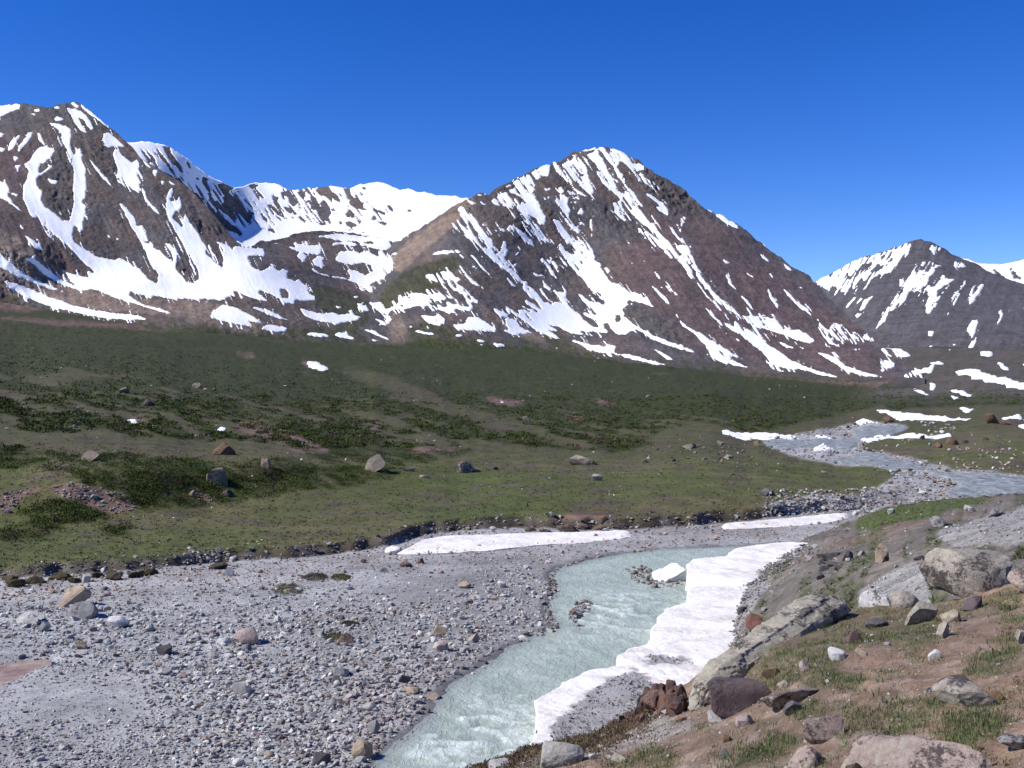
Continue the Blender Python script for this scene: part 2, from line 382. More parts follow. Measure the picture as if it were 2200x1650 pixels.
# central mountain, west face
snow_pos += crop(*K4, [
 [570,470,720,380,840,320,950,260,1040,235,1010,290,1000,350,930,360,870,410,865,470,850,530,890,590,910,640,940,700,970,770,970,800,920,850,940,880,980,940,980,970,1030,980,1065,1035,1000,1010,930,990,900,950,850,890,820,840,750,820,720,760,680,700,600,660,500,650,430,610,500,550,530,540,560,520,640,490,680,440,620,460],
 [1050,240,1100,250,1130,300,1130,370,1080,320,1040,270],
 [1130,240,1230,195,1330,165,1390,180,1400,230,1380,280,1400,330,1390,400,1430,450,1460,550,1470,610,1410,550,1350,500,1280,440,1210,370,1160,310],
 [1290,140,1340,100,1420,80,1500,68,1560,80,1640,85,1720,115,1770,150,1800,190,1830,240,1900,230,1940,260,1940,300,1880,310,1930,360,1990,390,2050,420,2080,470,2110,500,2060,500,1980,450,1910,410,1870,430,1830,370,1790,340,1790,280,1760,240,1700,210,1680,260,1700,330,1760,420,1800,480,1870,540,1880,600,1880,660,1930,740,2000,800,2060,880,2080,940,2200,1040,2200,1160,2130,1110,2040,1050,1960,960,1900,900,1870,850,1950,900,2030,970,2120,1000,2060,930,1960,850,1880,780,1800,700,1740,620,1660,540,1580,470,1520,420,1480,340,1450,270,1400,200,1370,150,1440,120,1470,95,1380,115],
 [1110,545,1160,540,1200,580,1190,630,1220,690,1210,740,1180,770,1220,820,1270,860,1330,790,1330,740,1290,730,1290,690,1330,680,1345,710,1330,820,1300,860,1330,890,1290,950,1310,980,1360,1030,1390,1010,1420,1050,1450,1100,1450,1190,1520,1220,1610,1290,1580,1350,1640,1400,1720,1450,1800,1490,1880,1520,1960,1570,2060,1665,1970,1625,1880,1590,1800,1580,1760,1600,1780,1625,1720,1665,1740,1725,1830,1805,1900,1865,2000,1915,2200,2005,2200,2025,2060,1965,1950,1905,1860,1865,1760,1915,1700,1915,1650,1905,1620,1875,1590,1855,1590,1815,1550,1815,1540,1855,1590,1895,1520,1905,1430,1900,1330,1885,1290,1885,1390,1925,1310,1915,1210,1905,1150,1875,1080,1835,1010,1825,900,1765,850,1715,760,1655,700,1595,620,1515,540,1445,470,1395,420,1345,350,1275,290,1215,240,1165,205,1120,270,1145,320,1215,380,1275,440,1345,460,1385,560,1465,650,1535,740,1635,830,1675,920,1715,880,1675,800,1625,760,1585,830,1605,900,1655,940,1675,880,1605,800,1525,770,1485,740,1425,680,1365,600,1305,540,1245,460,1195,380,1125,300,1025,200,975,130,915,60,885,20,800,80,830,140,860,200,850,270,930,310,1000,370,1060,410,1085,350,980,280,890,200,790,110,700,130,650,180,690,210,750,260,760,320,800,370,840,380,880,410,940,450,990,460,1060,490,1130,520,1120,550,1000,580,1000,580,1060,610,1100,570,1160,600,1210,650,1290,740,1370,790,1390,830,1450,900,1530,960,1600,1050,1610,1110,1580,1060,1510,960,1450,940,1380,1000,1430,1080,1500,1160,1500,1110,1400,1050,1350,980,1290,940,1210,930,1160,1010,1190,1040,1280,1090,1370,1150,1450,1180,1490,1180,1560,1220,1650,1310,1715,1350,1775,1440,1845,1500,1845,1470,1785,1330,1705,1450,1725,1500,1725,1420,1655,1350,1595,1290,1515,1350,1535,1400,1595,1470,1605,1540,1625,1560,1605,1510,1505,1400,1425,1300,1345,1220,1255,1160,1165,1090,1060,1120,1015,1180,1100,1250,1140,1270,1110,1220,1030,1150,960,1090,880,1020,760,1110,810,1170,900,1230,970,1210,870,1140,780,1090,680,1110,610],
 [1520,805,1560,835,1625,920,1570,885], [1410,790,1445,740,1430,830,1440,940,1420,970,1412,880], [1500,590,1560,640,1640,720,1700,770,1770,810,1740,740,1680,650,1640,630,1660,720,1580,660],
 [1960,520,2020,550,2100,610,2150,610,2180,680,2180,750,2130,730,2080,700,2060,660,2110,660,2040,600,1970,550],
 [1230,460,1290,500,1400,560,1350,560,1260,500], [1060,470,1130,460,1160,520,1120,525,1080,500], [1180,490,1290,540,1210,540], [1240,565,1320,570,1300,590], [1200,610,1290,615,1250,640], [950,480,1025,475,1010,500,970,500], [950,570,1020,560,1010,585,960,590],
 [185,580,230,600,320,630,250,640,195,610], [310,595,360,620,400,645,350,640], [350,570,430,540,400,560],
 [460,790,500,820,530,880,590,880,620,840,700,870,780,930,850,990,870,1070,800,1010,740,950,680,900,600,900,530,910,500,860],
 [1050,1190,1130,1240,1240,1340,1150,1272], [1090,1120,1130,1150,1222,1282,1150,1222], [690,1040,740,1070,700,1130,660,1150,720,1090], [840,1310,920,1330,980,1320,930,1352,880,1345], [590,1360,640,1400,700,1460,640,1440], [650,1240,700,1210,680,1252],
 [1750,980,1800,1010,1815,1070,1770,1030], [220,720,250,740,265,700,270,730,240,745], [230,515,330,545,440,510,430,525,330,555], [960,1090,990,1150,975,1130], [430,905,500,940,570,970,500,955], [1690,1095,1745,1130,1710,1120], [1780,1180,1865,1250,1810,1215], [1900,1155,1950,1205,1920,1185], [1955,1195,2005,1250,1975,1230], [1910,1265,1960,1305,1930,1290], [1850,1340,1895,1360,1870,1355],
])
snow_pos += crop(*K5, [
 [0,465,60,490,150,560,80,580,140,620,230,690,310,770,290,785,190,760,160,700,60,660,0,620], [0,770,100,800,180,820,265,820,230,860,80,850,70,890,0,880],
 [55,1000,180,990,190,940,240,925,330,930,400,980,480,1040,470,1070,330,1055,200,1050,110,1040], [450,830,540,870,640,915,540,920,490,880],
 [580,940,680,945,740,1020,850,1080,760,1090,640,1085,540,1050,620,1050,590,990], [100,390,150,430,200,500,260,560,340,620,390,660,320,632,230,575,190,525,140,455], [110,300,150,310,200,370,250,430,300,490,240,440,180,370],
 [550,790,640,850,740,910,850,970,740,840,850,890,930,960,1030,1020,1110,1065,1020,1050,960,1030,1130,1140,1060,1130,960,1090,850,1030,760,960,650,890],
 [1200,1150,1270,1150,1350,1180,1450,1200,1580,1210,1600,1190,1670,1210,1640,1280,1750,1285,1880,1310,2000,1350,2180,1395,2080,1392,1900,1355,1750,1315,1640,1282,1500,1265,1390,1240,1320,1195],
 [60,1105,110,1090,165,1105,100,1117], [280,1145,410,1160,330,1168], [450,1180,520,1185,585,1205,490,1217], [315,1188,372,1200,330,1203], [865,1158,905,1168,880,1172], [1050,1215,1115,1228,1080,1232], [1205,1215,1295,1240,1240,1236], [1165,1465,1225,1478,1190,1480], [1265,1480,1370,1505,1310,1500],
])
snow_pos += crop(*K2, [
 [430,300,500,370,530,420,540,460,600,520,640,560,660,550,650,600,720,670,800,720,850,710,895,720,880,790,900,870,960,910,1000,960,1040,1020,1090,1070,1160,1120,1250,1190,1340,1200,1310,1150,1250,1080,1190,1010,1150,970,1125,890,1150,900,1170,970,1220,1040,1280,1090,1330,1150,1380,1190,1450,1210,1530,1260,1590,1290,1620,1280,1680,1310,1730,1360,1700,1375,1600,1350,1500,1310,1400,1280,1310,1260,1260,1230,1140,1150,1050,1080,980,1020,920,950,870,890,830,840,760,800,700,760,640,700,590,650,540,600,600,620,690,690,640,620,580,560,520,510,460,420],
 [620,980,680,1020,740,1080,770,1150,810,1210,870,1260,960,1310,1050,1370,1140,1420,1220,1470,1300,1500,1200,1470,1110,1440,1080,1420,1100,1450,1170,1490,1300,1545,1180,1520,1090,1500,1030,1470,980,1380,910,1310,830,1250,800,1180,740,1110,680,1050],
 [985,1130,1030,1150,1070,1210,1130,1240,1190,1265,1180,1215,1250,1260,1340,1320,1400,1380,1470,1420,1560,1480,1660,1530,1760,1570,1850,1590,1910,1610,1780,1590,1650,1550,1500,1540,1360,1490,1430,1510,1420,1470,1340,1400,1260,1340,1180,1290,1090,1250,1050,1210],
 [1510,1000,1560,1040,1620,1100,1700,1150,1740,1210,1820,1290,1850,1240,1900,1280,1990,1320,2050,1340,2080,1310,2140,1360,2040,1352,1960,1350,1850,1360,1900,1395,1820,1380,1790,1330,1750,1270,1760,1220,1690,1175,1620,1125,1550,1055],
 [1740,1435,1820,1450,1890,1480,1940,1530,2050,1570,2200,1605,2080,1597,1950,1565,1870,1515,1800,1468], [970,450,1030,475,1100,505,1160,540,1210,580,1230,610,1150,575,1090,535,1050,502],
 [640,885,690,920,690,950,655,910], [710,940,760,1000,820,1060,770,1042,725,990], [640,945,700,1000,660,978], [1410,990,1440,1050,1480,1110,1480,1160,1440,1100,1415,1040], [720,570,780,600,820,650,850,705,800,662,760,612], [820,530,860,520,840,570,830,600],
 [1500,815,1550,860,1595,895,1540,872], [1080,780,1130,815,1180,840,1130,837], [1240,880,1290,910,1340,940,1290,922], [1450,1350,1530,1380,1610,1415,1540,1402], [1330,650,1380,690,1430,745,1390,722], [1250,640,1310,685,1280,670], [1350,750,1435,832,1380,802], [1420,900,1452,912,1450,942],
 [620,1400,700,1440,790,1492,740,1484], [530,1260,640,1320,760,1370,860,1400,935,1442,820,1415,700,1375,600,1335], [1600,980,1665,1010,1630,1002], [550,795,620,850,580,828], [960,1215,1030,1262,990,1245], [1085,1275,1250,1375,1160,1330], [1310,1315,1350,1340,1325,1345], [1385,1300,1420,1320,1395,1325], [1610,1385,1680,1420,1640,1410], [420,410,460,550,430,520,390,450,360,430],
])
# right-hand peak and the hills before it
snow_pos += crop(*K3, [
 [550,460,640,410,740,360,840,300,930,265,1000,255,1100,215,1180,205,1260,175,1310,160,1310,190,1280,250,1230,290,1220,330,1150,390,1080,400,1000,440,950,520,930,520,960,470,900,480,890,530,840,510,760,540,690,575,720,520,690,490,650,520,590,490],
 [1480,295,1560,320,1500,360,1440,440,1400,500,1330,560,1250,620,1170,690,1190,640,1140,680,1110,750,1060,810,1000,870,1050,800,1090,720,1140,640,1200,560,1250,540,1220,480,1210,430,1280,470,1330,380,1390,370,1450,380],
 [900,560,870,600,830,640,780,690,820,620], [1030,560,980,610,920,690,900,680,940,600], [1440,480,1480,500,1540,440,1660,440,1560,500,1510,520,1510,570,1540,580,1490,640,1450,710,1430,715,1425,640,1440,580,1435,520],
 [1740,440,1740,480,1690,540,1700,560,1680,620,1640,655,1640,600,1680,520], [1830,470,1890,480,1850,560,1800,620,1765,655,1780,580,1830,520], [1460,170,1540,190,1590,225,1520,210,1470,250], [1650,310,1710,300,1740,340,1690,350,1660,390],
 [1340,300,1360,290,1350,340], [1390,300,1430,300,1400,350], [1790,770,1830,760,1830,860,1790,910,1770,860,1750,830,1790,810], [1790,930,1835,920,1800,980,1745,1000], [2000,680,2030,680,2040,740,1970,825,2010,740], [2110,640,2080,700,2060,722],
 [1445,850,1500,850,1470,895,1440,880], [1440,965,1500,965,1470,985], [1630,950,1670,945,1650,965], [1590,1000,1640,980,1610,1010], [850,710,920,710,890,745], [1580,730,1620,680,1605,715], [2170,680,2300,600,2260,650],
 [1070,980,1130,990,1190,985,1260,1010,1320,1045,1250,1050,1160,1055,1090,1020], [1050,1075,1110,1080,1190,1105,1180,1135,1120,1140,1070,1110], [1290,990,1390,1020,1330,1015], [1825,1030,1880,1015,1960,1005,1950,1045,1850,1040],
 [1445,1105,1520,1090,1615,1097,1540,1110,1470,1120], [1250,1205,1310,1165,1380,1145,1490,1140,1470,1175,1380,1190,1290,1215], [1610,1175,1700,1160,1770,1140,1840,1150,1900,1190,2000,1215,2100,1240,2200,1265,2700,1340,2700,1390,2200,1310,2060,1290,1900,1250,1800,1220,1720,1185],
 [1955,1075,2040,1110,2110,1165,2030,1140], [2170,1095,2260,1130,2200,1130], [1310,1300,1400,1320,1530,1360,1420,1352,1340,1326], [1440,1260,1500,1270,1500,1305,1450,1295], [1590,1290,1690,1310,1760,1345,1850,1375,1730,1352,1650,1327], [1610,1345,1680,1365,1690,1385,1640,1377], [1335,1258,1392,1265,1360,1272],
 [1020,1460,1120,1480,1250,1490,1400,1505,1650,1530,1900,1545,1600,1552,1300,1552,1180,1546,1130,1502,1060,1492], [1630,1445,1720,1450,1850,1485,1750,1482], [860,1540,960,1545,1090,1570,980,1576,920,1586], [2000,1540,2100,1520,2170,1510,2190,1540,2020,1550], [2140,1600,2200,1590,2260,1600,2200,1620],
 [840,945,890,945,860,953], [845,990,930,990,890,1000], [1060,1145,1110,1160,1085,1172],
])
# small patches out on the green slope and by the upper river
snow_pos += [np.array(p, float).reshape(-1, 2) for p in (
 [652,776,680,780,712,793,690,793,665,787], [265,898,285,900,302,909,280,909], [460,914,480,916,498,924,475,922], [1535,925,1560,928,1640,927,1735,937,1640,941,1560,935], [1745,934,1830,935,1760,940],
 [1840,946,1880,938,1950,934,2046,932,2046,937,1930,941,1860,949], [1748,957,1770,950,1795,960,1770,966,1750,964], [1068,862,1090,865,1075,867])]
snow_neg = crop(*K4, [
 [610,540,650,530,730,570,790,620,770,635,720,600,740,650,690,640,640,600], [790,720,850,770,895,790,870,835,830,810,800,780], [520,550,560,580,600,640,570,630,540,590],
 [1500,100,1530,140,1580,200,1640,290,1700,380,1760,470,1810,530,1740,470,1660,380,1590,290,1540,210,1500,140], [1410,180,1450,230,1520,310,1580,400,1620,470,1560,410,1490,320,1430,240], [1590,95,1625,110,1610,130], [1690,210,1760,250,1790,300,1770,400,1730,380,1690,300],
 [1560,250,1620,330,1690,420,1630,370,1570,290], [1280,330,1360,340,1340,370,1290,350], [1600,230,1650,280,1640,300], [1480,150,1510,200,1500,210], [1380,290,1440,380,1420,390],
]) + crop(*K6, [[560,1105,610,1105,650,1150,640,1200,570,1200], [1150,620,1250,625,1380,660,1250,650], [1390,650,1450,630,1550,660,1470,662], [1540,890,1590,920,1570,925]]) \
  + crop(*K3, [[880,380,940,320,1000,310,960,360,900,400], [990,380,1060,320,1100,330,1040,390], [800,430,860,400,840,450], [1120,300,1180,260,1160,310]]) \
  + crop(*K5, [[1650,900,1710,905,1710,960,1665,980], [1545,985,1590,985,1620,1060,1560,1030]]) \
  + crop(*K1, [[240,890,290,930,285,950,255,925], [980,1060,1010,1065,1000,1085]])
cirque_neg = crop(*K6, [
 [570,150,640,135,700,190,740,260,690,295,660,250,650,200,600,190,610,250,580,200], [590,290,650,310,680,370,620,340], [740,370,800,420,810,455,760,420], [660,380,710,410,690,415], [730,150,820,130,810,180,790,220,760,190],
 [810,240,860,190,920,200,940,260,1000,230,1040,300,1060,370,1020,400,1030,440,960,420,930,370,920,330,850,320,870,290], [900,130,960,95,1030,90,1060,130,1100,160,1140,190,1160,260,1100,230,1080,200,1060,230,1000,190,960,180], [870,140,900,160,930,200,890,180],
 [1190,120,1240,110,1250,170,1280,210,1330,210,1390,260,1360,300,1440,320,1390,335,1310,310,1260,290,1240,250,1260,220,1220,180], [1200,370,1240,320,1280,360,1300,400,1260,410,1210,400], [1200,440,1260,430,1310,460,1320,495,1220,490],
 [1450,340,1500,310,1580,350,1590,375,1510,350], [1455,400,1490,380,1520,420,1480,435], [1530,435,1610,450,1600,480,1540,460], [1610,280,1640,275,1685,350,1650,340], [1800,345,1840,315,1850,340], [1140,420,1170,450,1160,490,1145,460], [1350,540,1390,540,1400,570],
 [330,120,360,150,410,220,380,210,340,180], [440,260,490,290,540,330,600,400,650,460,580,405,500,335,450,290], [450,320,510,370,560,410,600,450,540,415], [480,180,540,200,540,240,500,220],
 [150,150,170,180,260,270,330,340,420,400,450,440,400,430,370,380,290,310,200,230], [200,270,250,300,310,380,270,370,300,420,370,490,440,520,480,510,520,560,470,540,390,510,300,440,240,350], [695,478,755,527,715,508], [790,330,900,420,980,490,1030,530,940,465,840,385],
 [0,190,60,280,110,370,130,410,70,410,0,350], [100,180,170,270,250,400,280,470,230,420,150,330,90,230], [-40,60,40,60,60,90,110,110,60,140,0,120], [250,90,350,70,340,100,270,105], [1340,95,1400,100,1400,135], [860,500,900,530,880,525], [1000,290,1110,330,1090,340],
]) + crop(*K1, [
 [1050,445,1090,480,1130,540,1180,600,1150,580,1100,520,1060,470], [1100,425,1150,420,1170,480,1230,560,1240,615,1190,560,1150,510,1120,460], [1250,510,1290,540,1290,590,1265,560], [1320,620,1360,640,1330,655],
 [1370,620,1420,650,1390,650,1410,700,1440,780,1500,820,1560,880,1600,920,1560,900,1490,850,1430,790,1390,720,1360,660], [940,430,1000,520,1100,590,1200,640,1300,720,1400,800,1480,880,1560,940,1620,990,1640,1030,1560,990,1400,900], [1450,640,1520,710,1600,790,1700,890,1690,920,1600,850,1540,790,1480,700], [960,405,1000,460,1060,530,1040,520],
])
SNOW = raster(snow_pos, snow_neg)
CIRQ = raster([], cirque_neg, 1.0)
SNOW_S = blur(raster(snow_pos, snow_neg, 0.0, 1.0, 3000, 850), 1.25, 1.0); CIRQ_S = blur(raster([], cirque_neg, 1.0, 1.0, 3000, 850), 1.25, 1.0)
SNOW_V = blur(SNOW, 3.2)
SNOW_L, CIRQ_L = blur(SNOW, 11), blur(CIRQ, 11)

def P2(*a): return np.array(a, float).reshape(-1, 2)
# rock / scree / plant cover zones
RED = blur(raster([P2(1320,540,1400,470,1480,455,1600,510,1700,585,1800,680,1900,770,1960,830,1800,815,1650,795,1520,765,1420,690,1350,610), P2(-400,250,0,290,70,300,60,420,0,430,-400,400), P2(-400,440,0,420,90,480,190,600,120,590,0,520,-400,480), P2(610,545,660,560,720,600,760,610,700,570,640,530), P2(1260,700,1330,720,1450,790,1380,780)]), 14)
TAN = blur(raster([P2(835,560,900,500,1000,428,1030,425,980,480,900,545,860,590), P2(-400,470,0,490,160,600,220,640,120,625,0,570,-400,540), P2(1020,640,1090,700,1250,745,1350,735,1300,760,1150,735,1050,690), P2(380,640,450,650,560,690,640,720,520,715,400,690), P2(0,600,180,640,260,660,120,650), P2(820,640,850,660,880,735,850,740,830,690), P2(0,560,180,630,380,650,420,680,200,665,0,625)]), 8)
CLIFF = blur(raster([P2(200,290,240,330,280,400,230,400,190,340), P2(330,400,420,440,470,500,480,520,410,500,360,440), P2(120,320,160,330,155,470,140,470,90,420,80,380), P2(360,500,420,560,440,610,400,610,360,540), P2(1060,445,1130,460,1120,480,1070,470), P2(1060,530,1100,560,1090,610,1050,580), P2(1140,540,1240,560,1230,610,1170,600), P2(1290,430,1400,480,1380,520,1300,480), P2(1380,350,1480,420,1520,470,1450,460,1390,400), P2(1480,560,1560,600,1580,660,1500,620), P2(1720,670,1760,690,1755,715,1715,700), P2(1340,650,1440,680,1480,760,1400,740,1340,680), P2(480,440,500,480,520,500,470,470), P2(1230,700,1300,720,1300,740,1240,720)]), 7)
VEGM = blur(raster([P2(870,580,980,545,1000,560,960,600,900,650,830,680,810,640), P2(690,610,790,640,800,700,740,700,650,640), P2(600,700,740,705,850,740,600,730), P2(880,690,980,700,1000,725,1120,740,1000,745,880,735), P2(1160,690,1260,760,1330,790,1180,770)]), 12)
# ------------------------------------------------------------------ the valley ground: depth of the visible ground, from flat gravel to the mountain foot
EDGE = P2(-400,1262, 0,1245, 100,1240, 250,1232, 330,1225, 450,1214, 520,1208, 620,1202, 720,1195, 800,1182, 860,1166, 920,1152, 1000,1142, 1100,1138, 1200,1138, 1300,1140, 1400,1138, 1500,1132, 1600,1122, 1700,1110, 1800,1100, 1900,1085, 2000,1078, 2600,1078)
VTOP = P2(-400,600, 0,648, 100,664, 200,684, 320,702, 450,712, 600,728, 750,740, 870,746, 1000,748, 1150,755, 1300,772, 1450,792, 1600,806, 1700,796, 1800,770, 1870,750, 1900,745, 2000,745, 2200,752, 2600,765)
ed = lambda u: interp(EDGE, u)
def lip(u): v = ed(u); return (u, v - 28, 14 * F / (v - VH) * 1.012)
lp = [lip(u) for u in (-400, -200, 0, 200, 400, 600, 800, 1000, 1200, 1400, 1600, 1750)]
lp += [(0,1160,82),(0,1112,93),(0,1045,99),(0,1010,109),(0,985,113),(0,950,121),(0,925,132),(0,880,168),(0,800,270),(0,720,490),(0,660,800),
 (-400,1112,92),(-400,1045,97),(-400,1000,108),(-400,920,128),(-400,870,168),(-400,780,270),(-400,700,480),(-400,610,820),
 (200,1120,93),(200,1095,95),(200,1010,104),(200,985,111),(180,950,126),(200,890,165),(200,810,270),(200,735,480),(200,690,800),
 (400,1130,91),(400,1085,101),(400,1040,107),(400,980,118),(400,955,134),(400,905,162),(400,840,235),(400,765,430),(400,708,800),
 (600,1120,94),(600,1070,108),(600,1030,116),(600,985,124),(600,960,142),(600,920,175),(600,850,260),(600,780,470),(600,730,820),
 (800,1090,103),(800,1035,122),(800,1000,132),(800,950,162),(800,900,208),(800,850,290),(800,790,510),(800,745,840),
 (1000,1090,105),(1000,1020,130),(1000,985,146),(1000,930,190),(1000,870,290),(1000,800,550),(1000,750,860),
 (1200,1060,110),(1200,1000,139),(1200,960,170),(1200,920,215),(1200,870,320),(1200,810,560),(1200,768,850),
 (1400,1050,113),(1400,1000,137),(1400,950,178),(1400,900,246),(1400,850,370),(1400,800,690),
 (1600,1040,117),(1600,1000,137),(1600,950,178),(1600,920,214),(1600,880,280),(1600,840,420),(1600,808,780),
 (1750,1040,121),(1750,960,172),(1750,915,225),(1750,870,330),(1750,830,600),(1750,800,1000),(1780,775,1250),(1850,760,1250),(1830,800,900),
 (1900,1070,111),(1900,1020,133),(1900,960,175),(1900,920,220),(1900,890,272),(1900,860,380),(1900,822,640),(1940,790,850),(1960,760,1120),
 (2050,1060,116),(2050,1000,142),(2050,940,193),(2050,900,245),(2050,860,370),(2050,810,650),(2050,750,1200),
 (2200,1060,117),(2200,1000,144),(2200,950,180),(2200,900,240),(2200,860,350),(2200,820,560),(2200,770,1000),(2200,748,1250),
 (2600,1060,117),(2600,1000,144),(2600,950,178),(2600,900,235),(2600,850,360),(2600,800,650),(2600,765,1100)]
tps_v = TPS([(a, b) for a, b, _ in lp], [math.log(c) for *_, c in lp])

def _depth_v(u, v):
    e = ed(u) + 9 * fbm(u / 70, u * 0 + 3.3, oct=3, seed=77, gain=0.4)
    yf = 14 * F / np.maximum(v - VH, 60)
    lt = tps_v(u, np.minimum(v, e - 28))
    w = sstep(0, 1, (v - (e - 28)) / 28)
    return np.exp(np.where(v >= e, np.log(yf), lt * (1 - w) + np.log(14 * F / (e - VH)) * w))

_du = np.arange(-420, 2621, 4.0); _dv = np.arange(1800, 560, -4.0)
_U, _V = np.meshgrid(_du, _dv)
_L = np.log(_depth_v(_U, _V))
_g = 0.0016 * np.arange(len(_dv))[:, None]
_L = np.maximum.accumulate(_L - _g, 0) + _g
def depth_v(u, v):
    x = np.clip((np.asarray(u, float) + 420) / 4, 0, len(_du) - 1.001); y = np.clip((1800 - np.asarray(v, float)) / 4, 0, len(_dv) - 1.001)
    i = x.astype(int); j = y.astype(int); a = x - i; b = y - j
    return np.exp((_L[j, i] * (1 - a) + _L[j, i + 1] * a) * (1 - b) + (_L[j + 1, i] * (1 - a) + _L[j + 1, i + 1] * a) * b)

# river outline in the gravel plain (photo pixels -> plan)
RIV = P2(770,1720, 800,1652, 850,1592, 900,1552, 930,1500, 962,1466, 1010,1440, 1070,1402, 1140,1366, 1192,1346, 1172,1322, 1166,1292, 1186,1270, 1176,1242, 1192,1222, 1260,1202, 1350,1187, 1420,1180, 1500,1176, 1590,1174, 1720,1166, 1700,1185, 1640,1225, 1580,1260, 1575,1330, 1560,1420, 1420,1520, 1300,1620, 1200,1720)
def floor_xy(p): return np.array([((a - CU) / F * 14.1 * F / (b - VH), 14.1 * F / (b - VH)) for a, b in p])
RIVW = floor_xy(RIV)
BAR1 = floor_xy(P2(1215,1320, 1230,1296, 1262,1290, 1285,1300, 1280,1320, 1245,1330, 1262,1352, 1240,1358, 1222,1340))
BAR2 = floor_xy(P2(1330,1222, 1390,1214, 1420,1236, 1480,1248, 1470,1262, 1400,1266, 1350,1250))
PUDW = floor_xy(P2(-120,1440, 0,1432, 60,1425, 105,1420, 112,1432, 60,1448, 30,1466, 0,1478, -120,1492))

def river_sd(X, Y):
    d = seg_dist(RIVW, X, Y); ins = pip(RIVW, X, Y)
    return np.where(ins, -d, d)

def ground_mod(X, Y, u, v):
    """height added to the smooth ground: swells, hummocks, the river bed and the puddle"""
    near = (v > ed(u) - 2) & (Y < 130)
    z = np.zeros_like(X)
    n1 = fbm(X / 9, Y / 9, oct=3, seed=3); n2 = fbm(X / 1.3, Y / 1.3, oct=4, seed=5)
    zn = 0.10 + 0.07 * n1 + 0.05 * n2
    if near.any():
        sd_ = np.full(X.shape, 9.0); q = near
        sd_[q] = river_sd(X[q], Y[q]) + 0.35 * fbm(X[q] / 1.1, Y[q] / 1.1, oct=3, seed=9)
        zn = zn * sstep(-0.2, 2.6, sd_) - 0.55 * sstep(-0.1, -1.6, sd_) - 0.12 * sstep(0.6, -0.3, sd_)
        for b in (BAR1, BAR2):
            db = np.full(X.shape, 9.0); db[q] = np.where(pip(b, X[q], Y[q]), -1, 1) * seg_dist(b, X[q], Y[q]) + 0.4 * fbm(X[q] / 0.7, Y[q] / 0.7, oct=3, seed=19)
            hb = 0.66 if b is BAR1 else 0.56
            zn = zn + hb * sstep(0.3, -0.5, db)
        dp = np.full(X.shape, 9.0); dp[q] = np.where(pip(PUDW, X[q], Y[q]), -1, 1) * seg_dist(PUDW, X[q], Y[q])
        zn = zn - 0.22 * sstep(0.6, -0.3, dp)
    far = np.clip((ed(u) - v) / 40, 0, 1)
    sc_ = np.clip(Y / 120, 0.6, 4)
    zf = sc_ * (0.55 * fbm(X / (7 * sc_), Y / (9 * sc_), oct=4, seed=11) + 0.10 * fbm(X / 1.6, Y / 1.6, oct=2, seed=12))
    mead = sstep(1000, 1040, v) * sstep(500, 800, u) + sstep(1095, 1115, v)
    zf = zf * (1 - 0.6 * np.clip(mead, 0, 1))
    return np.where(near, zn, 0) * (1 - far) + zf * far

def surf_valley(u, v):
    Y = depth_v(u, v); P = unproj(u, v, Y); P[..., 2] += ground_mod(P[..., 0], Y, u, v); return P

# cover zones of the valley ground
GRAVEL2 = blur(raster([P2(1880,1050, 1940,1015, 2020,1018, 2070,1040, 2030,1070, 1960,1080, 1900,1085), P2(1630,945, 1850,905, 1960,915, 1900,940, 1830,960, 1960,985, 2060,1010, 2200,1022, 2600,1040, 2600,1080, 2000,1080, 1800,1100, 1700,1105, 1640,1085, 1760,1060, 1850,1065, 1880,1050, 1950,1010, 1860,1000, 1740,985, 1660,960)]), 6)
SOIL = blur(raster([P2(500,905,560,905,640,935,720,968,640,972,590,945,520,925), P2(270,890,320,905,350,920,300,915), P2(0,1060,80,1045,140,1070,240,1105,300,1095,260,1060,220,1050,160,1040,60,1060,0,1110), P2(400,1030,440,1055,480,1072,430,1072), P2(490,755,560,762,540,770), P2(640,770,720,790,650,785), P2(1020,850,1100,858,1140,868,1080,872), P2(1250,850,1330,860,1310,870), P2(1200,885,1280,900,1240,905), P2(800,905,830,900,800,930), P2(870,970,900,960,1000,965,900,975), P2(700,1180,900,1130,1100,1128,1300,1122,1540,1110,1600,1100,1560,1128,1300,1140,1100,1140,900,1160,800,1190), P2(1880,968,1950,980,2000,990,1940,1000,1890,985), P2(1150,1120,1250,1100,1340,1105,1200,1130), P2(0,640,120,665,60,668,-200,650), P2(0,680,300,700,420,715,300,708,0,688), P2(1500,770,1850,800,1950,832,1820,826,1600,805)]), 5)
SHRUB = blur(raster([P2(-400,600,0,650,320,700,600,728,870,745,1150,755,1450,790,1880,824,1960,840,1880,870,1700,905,1640,925,1500,905,1400,930,1400,950,1300,965,1060,950,950,985,860,1000,700,985,640,965,500,935,300,935,0,920,-400,900), P2(0,965,90,960,160,985,260,975,330,990,420,985,520,1000,600,985,680,1000,720,1010,760,1000,860,1005,860,1020,740,1040,560,1062,420,1080,300,1100,240,1060,150,1030,100,1000,0,1000), P2(40,1090,160,1075,240,1110,180,1120,60,1120), P2(0,1130,140,1125,80,1155,0,1160), P2(190,1135,300,1130,260,1150), P2(-400,965,0,960,0,1000,-400,1010), P2(1960,760,2200,770,2600,790,2600,870,2200,870,2000,870,1900,880)]), 9)
SHRUB *= 1 - 0.8 * blur(raster([P2(700,770,850,800,960,850,1050,880,1200,920,1150,935,1000,905,880,860,760,820), P2(700,850,820,880,1000,950,960,960,860,930,740,890), P2(0,800,180,790,250,815,100,840), P2(450,850,620,880,700,915,560,885), P2(1000,905,1120,930,1050,940), P2(1350,905,1560,930,1500,940,1380,925), P2(0,750,110,755,60,765), P2(850,870,900,900,860,895)]), 8)

